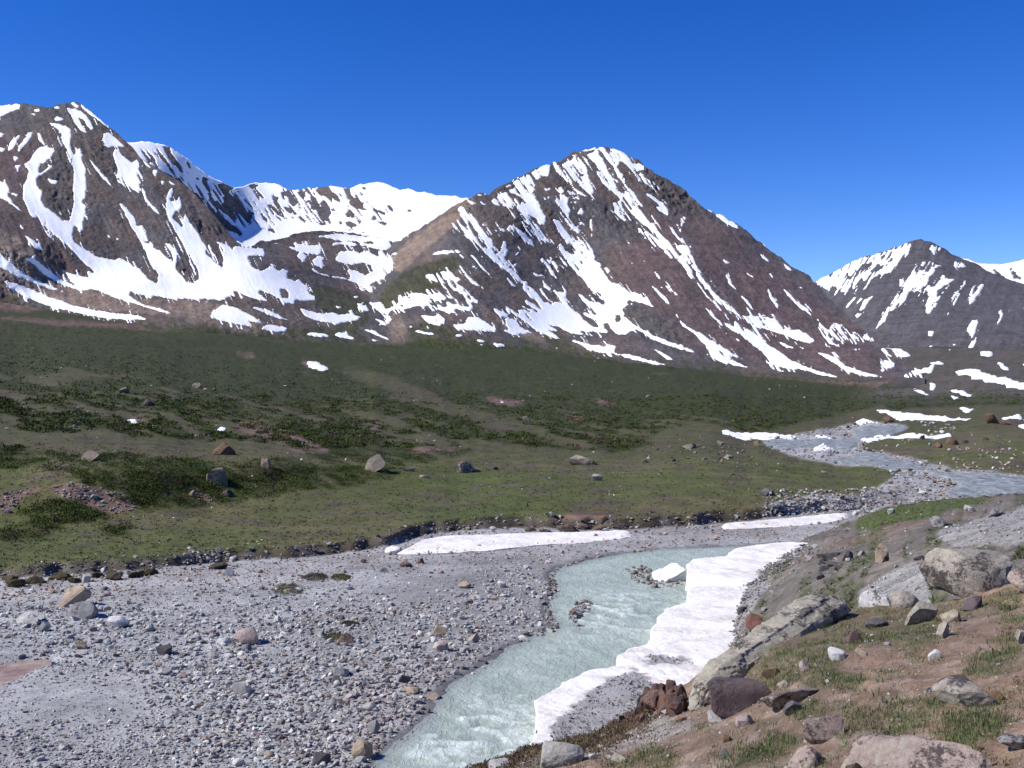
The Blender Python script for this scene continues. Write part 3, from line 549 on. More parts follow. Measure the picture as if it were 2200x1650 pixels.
def shrub_field(u, v, Y):
    ly = np.log(Y)
    n = fbm(u / 95, ly * 16 + u * 0.015, oct=5, seed=31, gain=0.66)
    d = samp(SHRUB, u, v)
    up = sstep(860, 740, v - 0.06 * u)       # the upper slope is almost wholly shrub
    return d, np.clip(sstep(-0.16, 0.12, n + 0.22 * (d - 0.5) + 0.42 * up + 0.01 + 0.20 * sstep(955, 975, v)) * sstep(0.15, 0.5, d), 0, 1)

def cover_valley(u, v, P):
    X, Y, Z = P[..., 0], P[..., 1], P[..., 2]
    nA = fbm(X / 14, Y / 14, oct=4, seed=41); nB = fbm(X / 2.2, Y / 2.2, oct=4, seed=42); nC = fbm(X / 40, Y / 60, oct=3, seed=43)
    c3 = lambda c: np.broadcast_to(np.array(c, float), X.shape + (3,)).copy()
    mixc = lambda a, b, w: a * (1 - w[..., None]) + b * w[..., None]
    grass = mixc(c3((0.078, 0.086, 0.026)), c3((0.102, 0.090, 0.038)), sstep(-0.3, 0.35, nA))
    grass = mixc(grass, c3((0.060, 0.076, 0.018)), 0.8 * sstep(0.05, 0.4, nC))
    grass = mixc(grass, c3((0.085, 0.066, 0.050)), 0.75 * sstep(0.12, 0.42, nB + 0.35 * nA))
    dry = mixc(c3((0.100, 0.102, 0.038)), c3((0.128, 0.106, 0.058)), sstep(-0.2, 0.3, nB))
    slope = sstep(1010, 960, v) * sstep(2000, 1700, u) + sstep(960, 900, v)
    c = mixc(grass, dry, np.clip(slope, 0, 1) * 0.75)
    d, s = shrub_field(u, v, Y)
    c = mixc(c, mixc(c3((0.040, 0.054, 0.008)), c3((0.056, 0.058, 0.015)), sstep(-0.2, 0.4, nB)), s * 0.95)
    brn = sstep(0.22, 0.45, fbm(u / 130, np.log(Y) * 10 + u * 0.010, oct=3, seed=47)) * sstep(1000, 950, v)
    c = mixc(c, c3((0.120, 0.078, 0.058)), 0.5 * brn * (1 - s))
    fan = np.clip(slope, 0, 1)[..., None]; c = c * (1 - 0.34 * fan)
    rb = sstep(1870, 1960, u + 0.6 * (v - 760)) * sstep(875, 835, v + 14 * nB + 10 * nA)
    c = mixc(c, mixc(c3((0.098, 0.080, 0.070)), c3((0.070, 0.066, 0.042)), sstep(-0.1, 0.35, nA + 0.5 * nB)), 0.9 * rb)
    so = samp(SOIL, u, v); c = mixc(c, mixc(c3((0.165, 0.105, 0.080)), c3((0.10, 0.062, 0.050)), sstep(-0.2, 0.3, nB)), sstep(0.25, 0.6, so + 0.25 * nB))
    e = ed(u) + 7 * fbm(u / 30, v / 30, oct=3, seed=44)
    bank = sstep(e - 34, e - 16, v) * sstep(100, 160, e - 900)
    c = mixc(c, mixc(c3((0.060, 0.047, 0.033)), c3((0.11, 0.095, 0.078)), sstep(-0.1, 0.3, nB)), bank)
    gravel = mixc(c3((0.315, 0.31, 0.303)), c3((0.240, 0.230, 0.222)), sstep(-0.2, 0.4, nA + 0.5 * nB))
    gravel = mixc(gravel, c3((0.40, 0.392, 0.38)), 0.6 * sstep(0.1, 0.5, nC + 0.4 * nB))
    g = np.maximum(sstep(e - 6, e + 4, v), sstep(0.3, 0.6, samp(GRAVEL2, u, v) + 0.2 * nB))
    c = mixc(c, gravel, g)
    wet = sstep(14.02 - EYE, -0.08, Z) * (v > ed(u))
    c = c * (1 - 0.45 * wet[..., None])
    return c

def mtn_green(u, v, P, c):
    return c

def rowcol_sheet(us, ts, vb, vs):
    U, T = np.meshgrid(us, ts); VB = np.interp(U, us, vb); VS = np.interp(U, us, vs)
    return U, VB + (VS - VB) * T, T

us = np.arange(-400, 2601, 5.0)
vtop = interp(VTOP, us)
ts = np.r_[np.linspace(0, 0.52, 140), np.linspace(0.52, 1, 175)[1:]]
U, V, T = rowcol_sheet(us, ts, np.full_like(us, 1790.0), vtop)
Pv = surf_valley(U, V)
Cv = cover_valley(U, V, Pv)
last = Pv[-1:].copy(); last[..., 1] *= 1.03; last[..., 2] -= 25
near0 = Pv[:1].copy(); near0[..., 1] -= 14; near0[..., 2] -= 0.3
PV = np.concatenate([near0, Pv, last]); CV = np.concatenate([Cv[:1], Cv, Cv[-1:]])
R_, C_ = PV.shape[:2]
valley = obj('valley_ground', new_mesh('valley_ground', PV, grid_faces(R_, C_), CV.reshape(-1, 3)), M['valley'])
tag(valley, 'green valley floor and gravel plain rising to the mountain feet', 'valley', kind='structure')

# ------------------------------------------------------------------ snow shells: patches lying on a surface, one object per patch
def components(mask):
    """4-connected runs of a boolean grid -> label image"""
    H, Wd = mask.shape; lab = np.zeros((H, Wd), np.int32); parent = [0]
    def find(a):
        while parent[a] != a: parent[a] = parent[parent[a]]; a = parent[a]
        return a
    prev = []
    for r in range(H):
        row = np.r_[0, mask[r].astype(np.int8), 0]; dd = np.diff(row)
        cur = []
        for s, e in zip(np.where(dd == 1)[0], np.where(dd == -1)[0]):
            l = 0
            for ps, pe, pl in prev:
                if ps < e and pe > s:
                    if not l: l = find(pl)
                    else: parent[find(pl)] = l
            if not l: parent.append(len(parent)); l = len(parent) - 1
            lab[r, s:e] = l; cur.append((s, e, l))
        prev = cur
    root = np.array([find(i) for i in range(len(parent))]); return root[lab]

def snow_shell(parent, P, U, V, m, thick, min_faces=14, mat=None, name='snow_patch', speck='snow_specks', rag=1.0):
    nz = 0.06 + rag * (0.7 * fbm(U / 8, V / 8, oct=3, seed=61, gain=0.7) + 0.25 * vnoise(U / 5.2, V / 5.2, seed=65))
    mm = m + 0.55 * nz * (1 - np.abs(2 * m - 1) ** 2) + 0.05 * nz
    h = np.clip((mm - 0.5) * 5, -2.2, 0.9) * thick
    Q = P.copy(); Q[..., 1] -= 0.5 * h; Q[..., 2] += 0.85 * h
    keep = (mm[:-1, :-1] > 0.22) | (mm[:-1, 1:] > 0.22) | (mm[1:, 1:] > 0.22) | (mm[1:, :-1] > 0.22)
    core = (mm[:-1, :-1] > 0.5) | (mm[:-1, 1:] > 0.5) | (mm[1:, 1:] > 0.5) | (mm[1:, :-1] > 0.5)
    lab = components(keep); Fg = grid_faces(*P.shape[:2]).reshape(P.shape[0] - 1, P.shape[1] - 1, 4)
    small = []; n = 0
    Qf = Q.reshape(-1, 3)
    flat = lab.ravel(); order = np.argsort(flat, kind='stable'); sl = flat[order]
    ids, starts = np.unique(sl, return_index=True); ends = np.r_[starts[1:], len(sl)]
    Ff = Fg.reshape(-1, 4); cf = core.ravel()
    for i, a, b in zip(ids, starts, ends):
        if i == 0: continue
        sel = order[a:b]; k = cf[sel].sum()
        if k == 0: continue
        if k < min_faces: small.append(sel); continue
        vi, inv = np.unique(Ff[sel], return_inverse=True)
        obj(name, new_mesh(name, Qf[vi], inv.reshape(-1, 4)), mat or M['snow'], parent); n += 1
    if small:
        sel = np.concatenate(small); vi, inv = np.unique(Ff[sel], return_inverse=True)
        tag(obj(speck, new_mesh(speck, Qf[vi], inv.reshape(-1, 4)), mat or M['snow'], parent), kind='stuff')
    return n

# snow lying on the valley ground (upper rows only)
sel = slice(112, len(ts))
mv = 1.25 * samp(SNOW_V, U[sel], V[sel]) * sstep(975, 968, V[sel])
mv = mv + 0.7 * fbm(U[sel] / 17, V[sel] / 5, oct=3, seed=63, gain=0.6) * np.clip(4 * mv * (1 - mv), 0, 1)
snow_shell(valley, Pv[sel], U[sel], V[sel], mv, np.clip(Pv[sel][..., 1] * 0.0009, 0.1, 1.5), 6, rag=0.0)

# ------------------------------------------------------------------ mountains
RK = 1.12
ROCK = dict(brown=(0.118, 0.090, 0.078), grey=(0.088, 0.080, 0.080), red=(0.112, 0.074, 0.072), tan=(0.200, 0.150, 0.118), cliff=(0.070, 0.062, 0.062), green=(0.055, 0.055, 0.028), slate=(0.088, 0.082, 0.088))
VEGLINE = P2(-400,605, 0,652, 100,672, 200,690, 330,702, 450,706, 600,728, 750,738, 850,745, 900,728, 1000,735, 1100,742, 1200,752, 1330,775, 1450,790, 1600,806, 1800,822, 1880,826, 1990,836, 2600,840)

def mountain(name, u0, u1, du, rows, sky, base, ctrl, raster_s, raster_l, label, rel=1.0, fall=(0.5, 0.86), seed=0, jag=3.0, slate=0.0, veg=True, streak=0.0, rag=1.1, tps_sc=(300., 120.)):
    us = np.arange(u0, u1 + 0.1, du); ts = np.linspace(0, 1, rows)
    vs = interp(sky, us) + jag * (fbm(us / 14, us * 0 + seed, oct=4, seed=seed)) ; vb = np.maximum(interp(base, us), vs + 2)
    U, V, T = rowcol_sheet(us, ts, vb, vs)
    f = TPS([(a, b) for a, b, _ in ctrl], [math.log(c) for *_, c in ctrl], sc=tps_sc)
    g_ = (vb - vs)[None] / rows * 0.00035 * np.arange(rows)[:, None]
    Y = np.exp(np.maximum.accumulate(f(U, V) - g_, 0) + g_)
    ms = samp(raster_s, U, V); ml = samp(raster_l, U, V)
    if streak:   # fine wind- and melt-cut streaks inside the snow near the crest
        a = U * fall[1] - V * fall[0]; b_ = U * fall[0] + V * fall[1]
        st = fbm(a / 4.6, b_ / 44.0, oct=3, seed=seed + 50)
        ms = np.clip(ms - streak * sstep(0.08, 0.28, st) * sstep(0.30, 0.55, T + 0.25 * fbm(U / 80, V / 80, oct=2, seed=seed + 53)) * (ms > 0.3), 0, 1)
    px = Y / F
    across = U * fall[1] - V * fall[0]; along = U * fall[0] + V * fall[1]
    ms = np.clip(ms + rag * fbm(across / 6.0, along / 44, oct=3, seed=seed + 51, gain=0.65) * np.clip(4 * ml * (1 - ml) - 0.15, 0, 1), 0, 1)
    stk = fbm(across / 4.2, along / 46, oct=3, seed=seed + 52, gain=0.6)
    if name == 'mountain': ms = np.maximum(ms, 0.85 * sstep(0.22, 0.42, stk) * sstep(0.08, 0.32, ml))
    else: ms = ms * (1 - 0.9 * sstep(0.16, 0.34, stk) * sstep(0.99, 0.8, ml))
    warp = 14 * fbm(U / 60, V / 60, oct=2, seed=seed + 3)
    big = ridged((across + warp) / 62, along / 300, 3, seed + 5)
    med = ridged((across + 0.6 * warp) / 19, along / 90, 3, seed + 6)
    fine = fbm(U / 9, V / 9, oct=4, seed=seed + 7, gain=0.6)
    cl = samp(CLIFF, U, V); craggy = fbm(U / 45, V / 45, oct=3, seed=seed + 8)
    crag = np.clip(cl + 0.5 * sstep(0.1, 0.45, craggy), 0, 1)
    gully = ml - 0.35
    fine2 = ridged(across / 10, along / 24, 3, seed + 9)
    dz = px * rel * (7.5 * gully - 10.0 * big * (0.4 + 0.6 * (1 - ml)) - 5.5 * med * (1 - 0.85 * ms) - (3.2 + 9.0 * crag) * fine * (1 - 0.92 * ms) - (2.2 + 5.0 * crag) * fine2 * (1 - 0.95 * ms))
    tap = sstep(0, 0.07, T); Y2 = Y + dz * tap
    P = unproj(U, V, Y2)
    # colour of the bare rock
    nA = fbm(U / 70, V / 50, oct=4, seed=seed + 11); nB = fbm(across / 10, along / 45, oct=4, seed=seed + 12); nC = fbm(U / 5, V / 5, oct=3, seed=seed + 13)
    c3 = lambda k: np.broadcast_to(RK * np.array(ROCK[k], float), U.shape + (3,)).copy()
    mixc = lambda a, b, w: a * (1 - w[..., None]) + b * w[..., None]
    c = mixc(c3('brown'), c3('grey'), sstep(-0.25, 0.3, nA + 0.4 * nB))
    if slate: c = mixc(c, c3('slate'), np.full(U.shape, slate))
    c = mixc(c, c3('red'), np.clip(samp(RED, U, V) * (0.75 + 0.5 * nB), 0, 1) * (1 - slate))
    c = mixc(c, c3('tan'), np.clip(sstep(0.2, 0.6, samp(TAN, U, V) + 0.25 * nB), 0, 1) * (1 - slate))
    c = mixc(c, c3('cliff'), np.clip(0.8 * cl + 0.5 * sstep(0.2, 0.5, craggy), 0, 1) * 0.7)
    if veg:
        g = np.maximum(sstep(-26, 8, V - interp(VEGLINE, U) + 22 * nB), sstep(0.3, 0.7, samp(VEGM, U, V) + 0.3 * nB))
        c = mixc(c, c3('green') , g * 0.9)
        c = mixc(c, np.broadcast_to(np.array((0.040, 0.050, 0.010)), c.shape), sstep(-4, 14, V - interp(VEGLINE, U) + 14 * nB))
    c = c * (1 + 0.28 * nC + 0.22 * nB)[..., None]
    # far side of the crest
    back = []
    crest = P[-1]
    for k in (0.01, 0.05, 0.16, 0.35):
        q = crest.copy(); d = k * q[:, 1]; q[:, 1] += d; q[:, 2] -= d * 0.62 + 1; back.append(q[None])
    full = np.concatenate([P] + back); CC = np.concatenate([c] + [c[-1:]] * 4)
    o = obj(name, new_mesh(name, full, grid_faces(*full.shape[:2]), CC.reshape(-1, 3)), M['mountain'])
    tag(o, label, 'mountain', kind='structure')
    # snow, with the drift over the crest
    Us = np.concatenate([U, U[-1:]]); Vs = np.concatenate([V, V[-1:] - 1]); Ps = np.concatenate([P, back[0]]); Ms = np.concatenate([ms, ms[-1:]])
    n = snow_shell(o, Ps, Us, Vs, Ms, np.full(Us.shape, float(np.median(Y)) * 0.0007))
    return o

vt = lambda u: float(interp(VTOP, u))
dv = lambda u, v: float(depth_v(np.array([float(u)]), np.array([float(v)]))[0])
bs = lambda us_, k=1.015: [(u, vt(u) + 4, dv(u, vt(u) + 2) * k) for u in us_]
BASE = np.c_[VTOP[:, 0], VTOP[:, 1] + 26]

SKY1 = P2(-400,258, -200,240, 0,228, 40,223, 100,230, 150,222, 166,219, 200,244, 236,272, 286,318, 305,342, 350,368, 398,400, 442,440, 477,480, 493,503, 526,531, 546,524, 561,519, 604,514, 624,506, 650,499, 676,497, 731,498, 785,506, 816,511, 842,520, 870,535)
mountain('mountain', -400, 872, 2.3, 210, SKY1, BASE,
  bs((-400, -200, 0, 200, 400, 600, 700, 800, 870)) + [(-400,258,1450),(-200,240,1480),(0,228,1500),(166,220,1500),(236,272,1440),(305,342,1370),(398,400,1300),(477,480,1215),(526,531,1165),(561,519,1270),(604,514,1400),(676,497,1540),(785,506,1620),(842,520,1580),(870,535,1560),
  (-400,450,1050),(0,440,1060),(0,400,1150),(0,560,900),(165,450,1130),(130,600,940),(300,520,1080),(300,620,930),(400,560,1040),(400,620,960),(470,560,1060),(540,600,1010),(600,560,1150),(620,640,980),(700,560,1320),(700,610,1150),(700,680,960),(760,600,1260),(840,560,1430),(820,620,1230),(840,680,1040)],
  SNOW_S, SNOW_L, 'brown left mountain with snow couloirs, reaching the left edge of the picture', fall=(0.42, 0.90), seed=100, jag=4, streak=0.15, rag=0.6)

SKY4 = P2(790,640, 800,612, 815,585, 832,545, 845,522, 900,492, 960,452, 1000,428, 1025,414, 1050,416, 1075,402, 1120,376, 1170,355, 1205,345, 1230,328, 1260,320, 1290,316, 1330,324, 1355,337, 1380,350, 1410,374, 1440,386, 1470,408, 1500,438, 1530,455, 1560,468, 1590,485, 1620,510, 1660,541, 1700,570, 1740,596, 1760,618, 1790,650, 1830,690, 1870,722, 1900,742, 1930,758, 1960,784, 1990,815)
BASE4 = np.array([p for p in BASE.tolist() if p[0] < 1650] + [(1700, 842), (1862, 850), (1900, 846), (1990, 835), (2600, 830)])
mountain('mountain', 795, 1988, 2.2, 220, SKY4, BASE4,
  bs((860, 950, 1050, 1150, 1300, 1450, 1600)) + [(1700, 818, dv(1700, 816) * 1.015), (1780, 824, dv(1780, 822) * 1.015), (1850, 828, dv(1850, 826) * 1.015)] + [(800,615,1190),(815,650,1110),(845,700,980),(845,522,1560),(900,492,1500),(960,452,1500),(1000,428,1500),(1050,416,1580),(1120,376,1680),(1205,345,1780),(1290,316,1830),(1380,350,1800),(1470,408,1740),(1530,455,1700),(1590,485,1660),(1660,541,1600),(1740,596,1430),(1790,650,1290),(1830,690,1160),(1900,742,980),(1930,758,900),(1960,784,800),(1988,815,dv(1988,815)*.96),(1930,800,dv(1930,800)*.94),(1960,826,dv(1960,826)*.99),(1900,830,dv(1900,830)*1.005),(1860,780,820),
  (960,520,1300),(900,560,1280),(870,620,1120),(1000,600,1130),(1060,680,1020),(1150,520,1440),(1150,600,1260),(1250,560,1420),(1250,650,1200),(1300,690,1120),(1390,680,1080),(1330,620,1250),(1400,500,1530),(1500,550,1390),(1500,650,1150),(1600,600,1330),(1600,680,1110),(1700,680,1160),(1800,730,1000),(1700,760,930)],
  SNOW_S, SNOW_L, 'reddish brown central mountain with a white summit and long snow streaks', fall=(0.58, 0.81), seed=200, jag=5, streak=0.75, rag=0.85)

SKY3 = P2(230,300, 270,306, 290,307, 320,307, 355,313, 400,341, 440,374, 480,394, 505,404, 530,400, 548,394, 590,394, 605,402, 622,409, 650,407, 700,400, 715,402, 750,405, 775,396, 800,392, 825,394, 860,408, 877,405, 900,415, 912,413, 940,420, 980,424, 1000,426, 1070,440)
BASE3 = P2(230,480, 400,505, 500,545, 600,545, 850,545, 1000,520, 1070,500)
mountain('snowy_ridge', 230, 1070, 2.4, 100, SKY3, BASE3,
  [(230,300,2000),(310,307,2050),(400,341,2130),(440,374,2200),(505,404,2420),(548,394,3000),(622,409,2950),(715,402,2950),(800,392,3100),(877,405,3000),(980,424,2900),(1070,440,2800),(230,480,1700),(400,505,1750),(500,545,1850),(600,545,1900),(700,545,1950),(850,545,1950),(1000,520,2050),(1070,500,2100),(400,420,1950),(500,470,2120),(600,470,2380),(700,470,2450),(800,470,2450),(900,470,2450)],
  CIRQ_S, CIRQ_L, 'white snow bowl and ridge far behind, between the left and central mountains', fall=(0.55, 0.83), seed=300, jag=3, rel=0.9, veg=False)

SKY5 = P2(1690,640, 1755,604, 1800,580, 1850,553, 1900,541, 1940,526, 1962,517, 1978,513, 2000,520, 2030,535, 2045,545, 2070,556, 2100,566, 2120,581, 2150,594, 2200,610, 2300,640, 2600,680)
BASE5 = P2(1690,800, 1900,800, 2000,790, 2200,790, 2600,800)
mountain('mountain', 1690, 2600, 2.8, 95, SKY5, BASE5,
  [(1690,640,2700),(1755,604,2750),(1850,553,2950),(1978,513,3050),(2045,545,2950),(2120,581,2800),(2200,610,2600),(2600,680,2200),(1690,800,1500),(1900,800,1330),(2000,790,1300),(2200,790,1250),(2600,800,1250),(1980,650,2020),(1900,680,1900),(2100,700,1620),(2300,720,1500),(1850,640,2250),(2050,600,2450)],
  SNOW_S, SNOW_L, 'dark grey pointed mountain with snow gullies at the right edge', fall=(-0.5, 0.86), seed=400, jag=3, slate=0.85, veg=False, streak=0.6)

SKY6 = P2(2000,575, 2050,551, 2080,558, 2110,567, 2150,568, 2185,563, 2230,552, 2400,520, 2600,505)
mountain('snowy_ridge', 2000, 2600, 4.0, 40, SKY6, P2(2000,680, 2600,720),
  [(2000,575,4200),(2110,567,4300),(2230,552,4400),(2600,505,4500),(2000,680,3500),(2300,700,3400),(2600,720,3300)],
  raster([], [P2(2080,580,2110,592,2100,596), P2(2130,575,2165,600,2150,600), P2(2170,575,2195,600,2180,598)], 1.0), np.ones((RH, RW), np.float32), 'distant white snow ridge behind the dark grey peak at right', seed=500, jag=2, veg=False)
# ------------------------------------------------------------------ the near river bank hill (right) and the slope the photographer stands on
FOOT = [(1545,1460,47.8),(1552,1400,52.6),(1558,1360,56.4),(1555,1300,63.1),(1572,1250,70.2),(1640,1207,77.6),(1720,1164,86.8),(1830,1119,98.5)]
cb = FOOT + [(u - 90, v - 6, 14 * F / (v - 6 - VH) * 1.07) for u, v, _ in FOOT]
cb += [(1900,1093,101),(2000,1076,97),(2100,1068,93),(2200,1060,88),(2600,1035,76),
 (1700,1320,48),(1650,1250,64),(1700,1230,62),(1800,1180,64),(1850,1140,80),(1900,1130,72),(2000,1110,68),(2200,1100,56),(2000,1200,40),(2200,1150,35),(1850,1250,42),(2000,1300,25),(2200,1220,23),(2600,1150,22),(1900,1380,22),(1700,1420,32),(1600,1490,38),(1500,1560,36),(1800,1500,20),(2200,1400,14),(2600,1400,12),(1500,1700,28),(1900,1700,15),(2300,1700,10),
 (1640,1330,52),(1620,1420,42)]
tps_b = TPS([(a, b) for a, b, _ in cb], [math.log(c) for *_, c in cb])
SKYB = P2(1400,1330, 1480,1290, 1560,1240, 1640,1198, 1720,1158, 1780,1134, 1830,1114, 1870,1100, 1900,1090, 1940,1082, 2000,1075, 2100,1067, 2200,1060, 2600,1035)

def surf_hill(u, v):
    Y = np.exp(tps_b(u, v)); P = unproj(u, v, Y); X = P[..., 0]
    P[..., 2] += 0.22 * fbm(X / 3.5, Y / 4.5, oct=4, seed=71) + 0.07 * fbm(X / 0.7, Y / 0.7, oct=3, seed=72) + 0.10 * ridged((X * 0.8 + Y * 0.5) / 2.6, (Y * 0.8 - X * 0.5) / 8, 3, 73)
    return P

usb = np.arange(1400, 2601, 4.5); tsb = np.linspace(0, 1, 135)
Ub, Vb, Tb = rowcol_sheet(usb, tsb, np.full_like(usb, 1720.0), interp(SKYB, usb) + 2.0 * fbm(usb / 16, usb * 0, oct=3, seed=74))
Pb = surf_hill(Ub, Vb)
HGRASS = blur(raster([P2(1840,1118, 1920,1085, 2000,1074, 2100,1068, 2160,1068, 2060,1090, 1960,1120, 1880,1140, 1830,1140)]), 7)
HSCREE = blur(raster([P2(1840,1275, 1900,1240, 1980,1205, 2000,1290, 1990,1330, 1850,1330), P2(1560,1290,1600,1260,1640,1240,1660,1260,1600,1330,1580,1390,1560,1420,1545,1330), P2(2000,1150,2120,1110,2200,1090,2400,1080,2400,1150,2200,1170,2060,1180)]), 9)
def cover_hill(u, v, P):
    X, Y = P[..., 0], P[..., 1]
    nA = fbm(X / 5, Y / 6, oct=4, seed=75); nB = fbm(X / 1.1, Y / 1.1, oct=4, seed=76); nS = fbm(u / 26 + v / 40, v / 55 - u / 120, oct=4, seed=78)
    c3 = lambda c: np.broadcast_to(np.array(c, float), X.shape + (3,)).copy()
    mixc = lambda a, b, w: a * (1 - w[..., None]) + b * w[..., None]
    c = mixc(c3((0.175, 0.150, 0.125)), c3((0.125, 0.108, 0.092)), sstep(-0.25, 0.3, nA))
    c = mixc(c, c3((0.185, 0.125, 0.090)), 0.7 * sstep(0.05, 0.4, fbm(X / 8, Y / 9, oct=3, seed=79)))
    c = mixc(c, c3((0.078, 0.080, 0.040)), 0.85 * sstep(0.0, 0.3, nS + 0.25 * nB))
    c = mixc(c, c3((0.255, 0.240, 0.225)), sstep(0.35, 0.65, samp(HSCREE, u, v) + 0.2 * nB))
    c = mixc(c, c3((0.072, 0.088, 0.026)), sstep(0.3, 0.6, samp(HGRASS, u, v) + 0.25 * nB))
    return c * (1 + 0.25 * nB)[..., None]
Cb = cover_hill(Ub, Vb, Pb)
backs = []
for k in (0.6, 2.5, 7, 16, 30):
    q = Pb[-1].copy(); q[:, 1] += k; q[:, 2] -= 0.50 * k + 0.05; backs.append(q[None])
full = np.concatenate([Pb] + backs)
hill = obj('hillside', new_mesh('hillside', full, grid_faces(*full.shape[:2]), np.concatenate([Cb] + [Cb[-1:]] * 5).reshape(-1, 3)), M['hill'])
tag(hill, 'grey brown stony hillside dropping to the river on the right', 'hillside', kind='structure')

SKYA = P2(820,1790, 900,1712, 1000,1655, 1040,1642, 1130,1606, 1200,1592, 1280,1576, 1330,1546, 1385,1522, 1480,1472, 1560,1402, 1650,1352, 1750,1318, 1840,1304, 1900,1299, 2000,1290, 2100,1270, 2200,1240, 2600,1150, 3200,1060)
ca = [(820,1790,9),(900,1712,9.4),(1000,1655,9.6),(1130,1606,10.2),(1280,1576,10.2),(1385,1522,10.6),(1480,1472,10.9),(1560,1402,11.3),(1650,1352,11.6),(1750,1318,11.6),(1840,1304,11.3),(1900,1299,11.2),(2000,1290,11.0),(2100,1270,10.6),(2200,1240,10.3),(2600,1150,9.2),
 (1700,1400,8.7),(1820,1400,8.1),(2000,1400,7.3),(2200,1400,6.7),(2600,1400,5.6),(1500,1560,7.7),(1700,1530,6.5),(1900,1530,5.7),(2200,1530,5.0),(2600,1530,4.2),(1200,1655,7.9),(1400,1655,6.5),(1600,1655,5.5),(1800,1655,4.9),(2000,1655,4.5),(2200,1655,4.2),(2600,1655,3.6),(1000,1780,7.2),(1200,1760,6.3),(1600,1760,4.7),(2200,1760,3.6),(2600,1760,3.1),(1200,1900,5.0),(1600,1900,3.8),(2200,1900,2.9),(2600,1900,2.6),(3200,1060,8.4),(3200,1300,5.8),(3200,1600,3.1),(3200,1900,2.3),(1200,2400,3.5),(1600,2400,2.7),(2200,2400,2.15),(3200,2400,1.75)]
tps_a = TPS([(a, b) for a, b, _ in ca], [math.log(c) for *_, c in ca])
def surf_fore(u, v):
    u = np.asarray(u, float); v = np.asarray(v, float)
    Y = np.exp(tps_a(u, v)); P = unproj(u, v, Y); X = P[..., 0]
    P[..., 2] += 0.07 * fbm(X / 0.9, Y / 0.9, oct=4, seed=81) + 0.02 * fbm(X / 0.16, Y / 0.16, oct=3, seed=82) + 0.006 * fbm(X / 0.04, Y / 0.04, oct=2, seed=83)
    return P
usa = np.r_[np.arange(820, 2401, 5.5), np.linspace(2410, 3200, 50)]; tsa = np.r_[np.linspace(0, 0.42, 25), np.linspace(0.42, 1, 146)[1:]]
Ua, Va, Ta = rowcol_sheet(usa, tsa, np.full_like(usa, 2400.0), interp(SKYA, usa) + 2.5 * fbm(usa / 18, usa * 0, oct=3, seed=84))
Pa = surf_fore(Ua, Va)
FGRAVEL = blur(raster([P2(1000,1655, 1130,1606, 1280,1576, 1385,1530, 1480,1535, 1520,1555, 1400,1600, 1280,1625, 1200,1655)]), 14)
FMOSS = blur(raster([P2(1000,1660,1130,1604,1280,1574,1390,1525,1380,1545,1300,1590,1200,1606,1060,1655)]), 6)
FGREEN = blur(raster([P2(1560,1440, 1700,1370, 1840,1300, 1960,1310, 2000,1290, 2080,1285, 2200,1250, 2200,1290, 2060,1310, 2040,1350, 1960,1400, 1840,1390, 1800,1430, 1860,1470, 1780,1490, 1700,1470, 1640,1480), P2(1940,1390,2000,1350,2020,1370,1960,1420), P2(1780,1470,1860,1430,1880,1440,1830,1500), P2(2060,1440,2200,1350,2200,1420,2120,1460), P2(1970,1510,2050,1490,2040,1540,1980,1545), P2(2030,1530,2150,1520,2170,1580,2060,1590), P2(1600,1610,1720,1570,1720,1600,1640,1650,1560,1650), P2(2000,1570,2100,1600,2000,1615), P2(1690,1530,1780,1500,1780,1530,1710,1560), P2(1920,1540,1980,1530,1970,1590,1900,1580), P2(1300,1650,1400,1600,1480,1620,1420,1660)]), 12)
def cover_fore(u, v, P):
    X, Y = P[..., 0], P[..., 1]
    nA = fbm(X / 0.8, Y / 0.8, oct=4, seed=85); nB = fbm(X / 0.14, Y / 0.14, oct=4, seed=86)
    c3 = lambda c: np.broadcast_to(np.array(c, float), X.shape + (3,)).copy()
    mixc = lambda a, b, w: a * (1 - w[..., None]) + b * w[..., None]
    c = mixc(c3((0.285, 0.188, 0.125)), c3((0.225, 0.155, 0.108)), sstep(-0.3, 0.3, nA))
    c = mixc(c, c3((0.31, 0.24, 0.195)), 0.6 * sstep(0.1, 0.4, nB))
    c = mixc(c, c3((0.30, 0.255, 0.225)), sstep(0.3, 0.7, samp(FGRAVEL, u, v) + 0.25 * nB))
    c = mixc(c, c3((0.150, 0.125, 0.070)), 0.75 * sstep(0.35, 0.8, samp(FGREEN, u, v) + 0.3 * nB + 0.2 * nA))
    c = mixc(c, c3((0.115, 0.080, 0.052)), 0.9 * sstep(0.35, 0.7, samp(FMOSS, u, v) + 0.25 * nB))
    return c * (1 + 0.22 * nB)[..., None]
Ca = cover_fore(Ua, Va, Pa)
backs = []
for k in (0.3, 1.2, 3, 7, 14, 20):
    q = Pa[-1].copy(); q[:, 1] += k; q[:, 2] -= 0.78 * k + 0.03; q[:, 0] -= 0.25 * k; q[:, 2] = np.maximum(q[:, 2], -1.5); backs.append(q[None])
full = np.concatenate([Pa] + backs)
fore = obj('soil_slope', new_mesh('soil_slope', full, grid_faces(*full.shape[:2]), np.concatenate([Ca] + [Ca[-1:]] * 6).reshape(-1, 3)), M['fore'])
tag(fore, 'bare brown soil slope in the right foreground', 'slope', kind='structure')

# ------------------------------------------------------------------ river
x0, x1, y0, y1 = RIVW[:, 0].min() - 1.2, RIVW[:, 0].max() + 1.2, RIVW[:, 1].min() - 1, RIVW[:, 1].max() + 2
gx, gy = np.meshgrid(np.arange(x0, x1, 0.15), np.arange(y0, y1, 0.17))
sdr = river_sd(gx, gy)
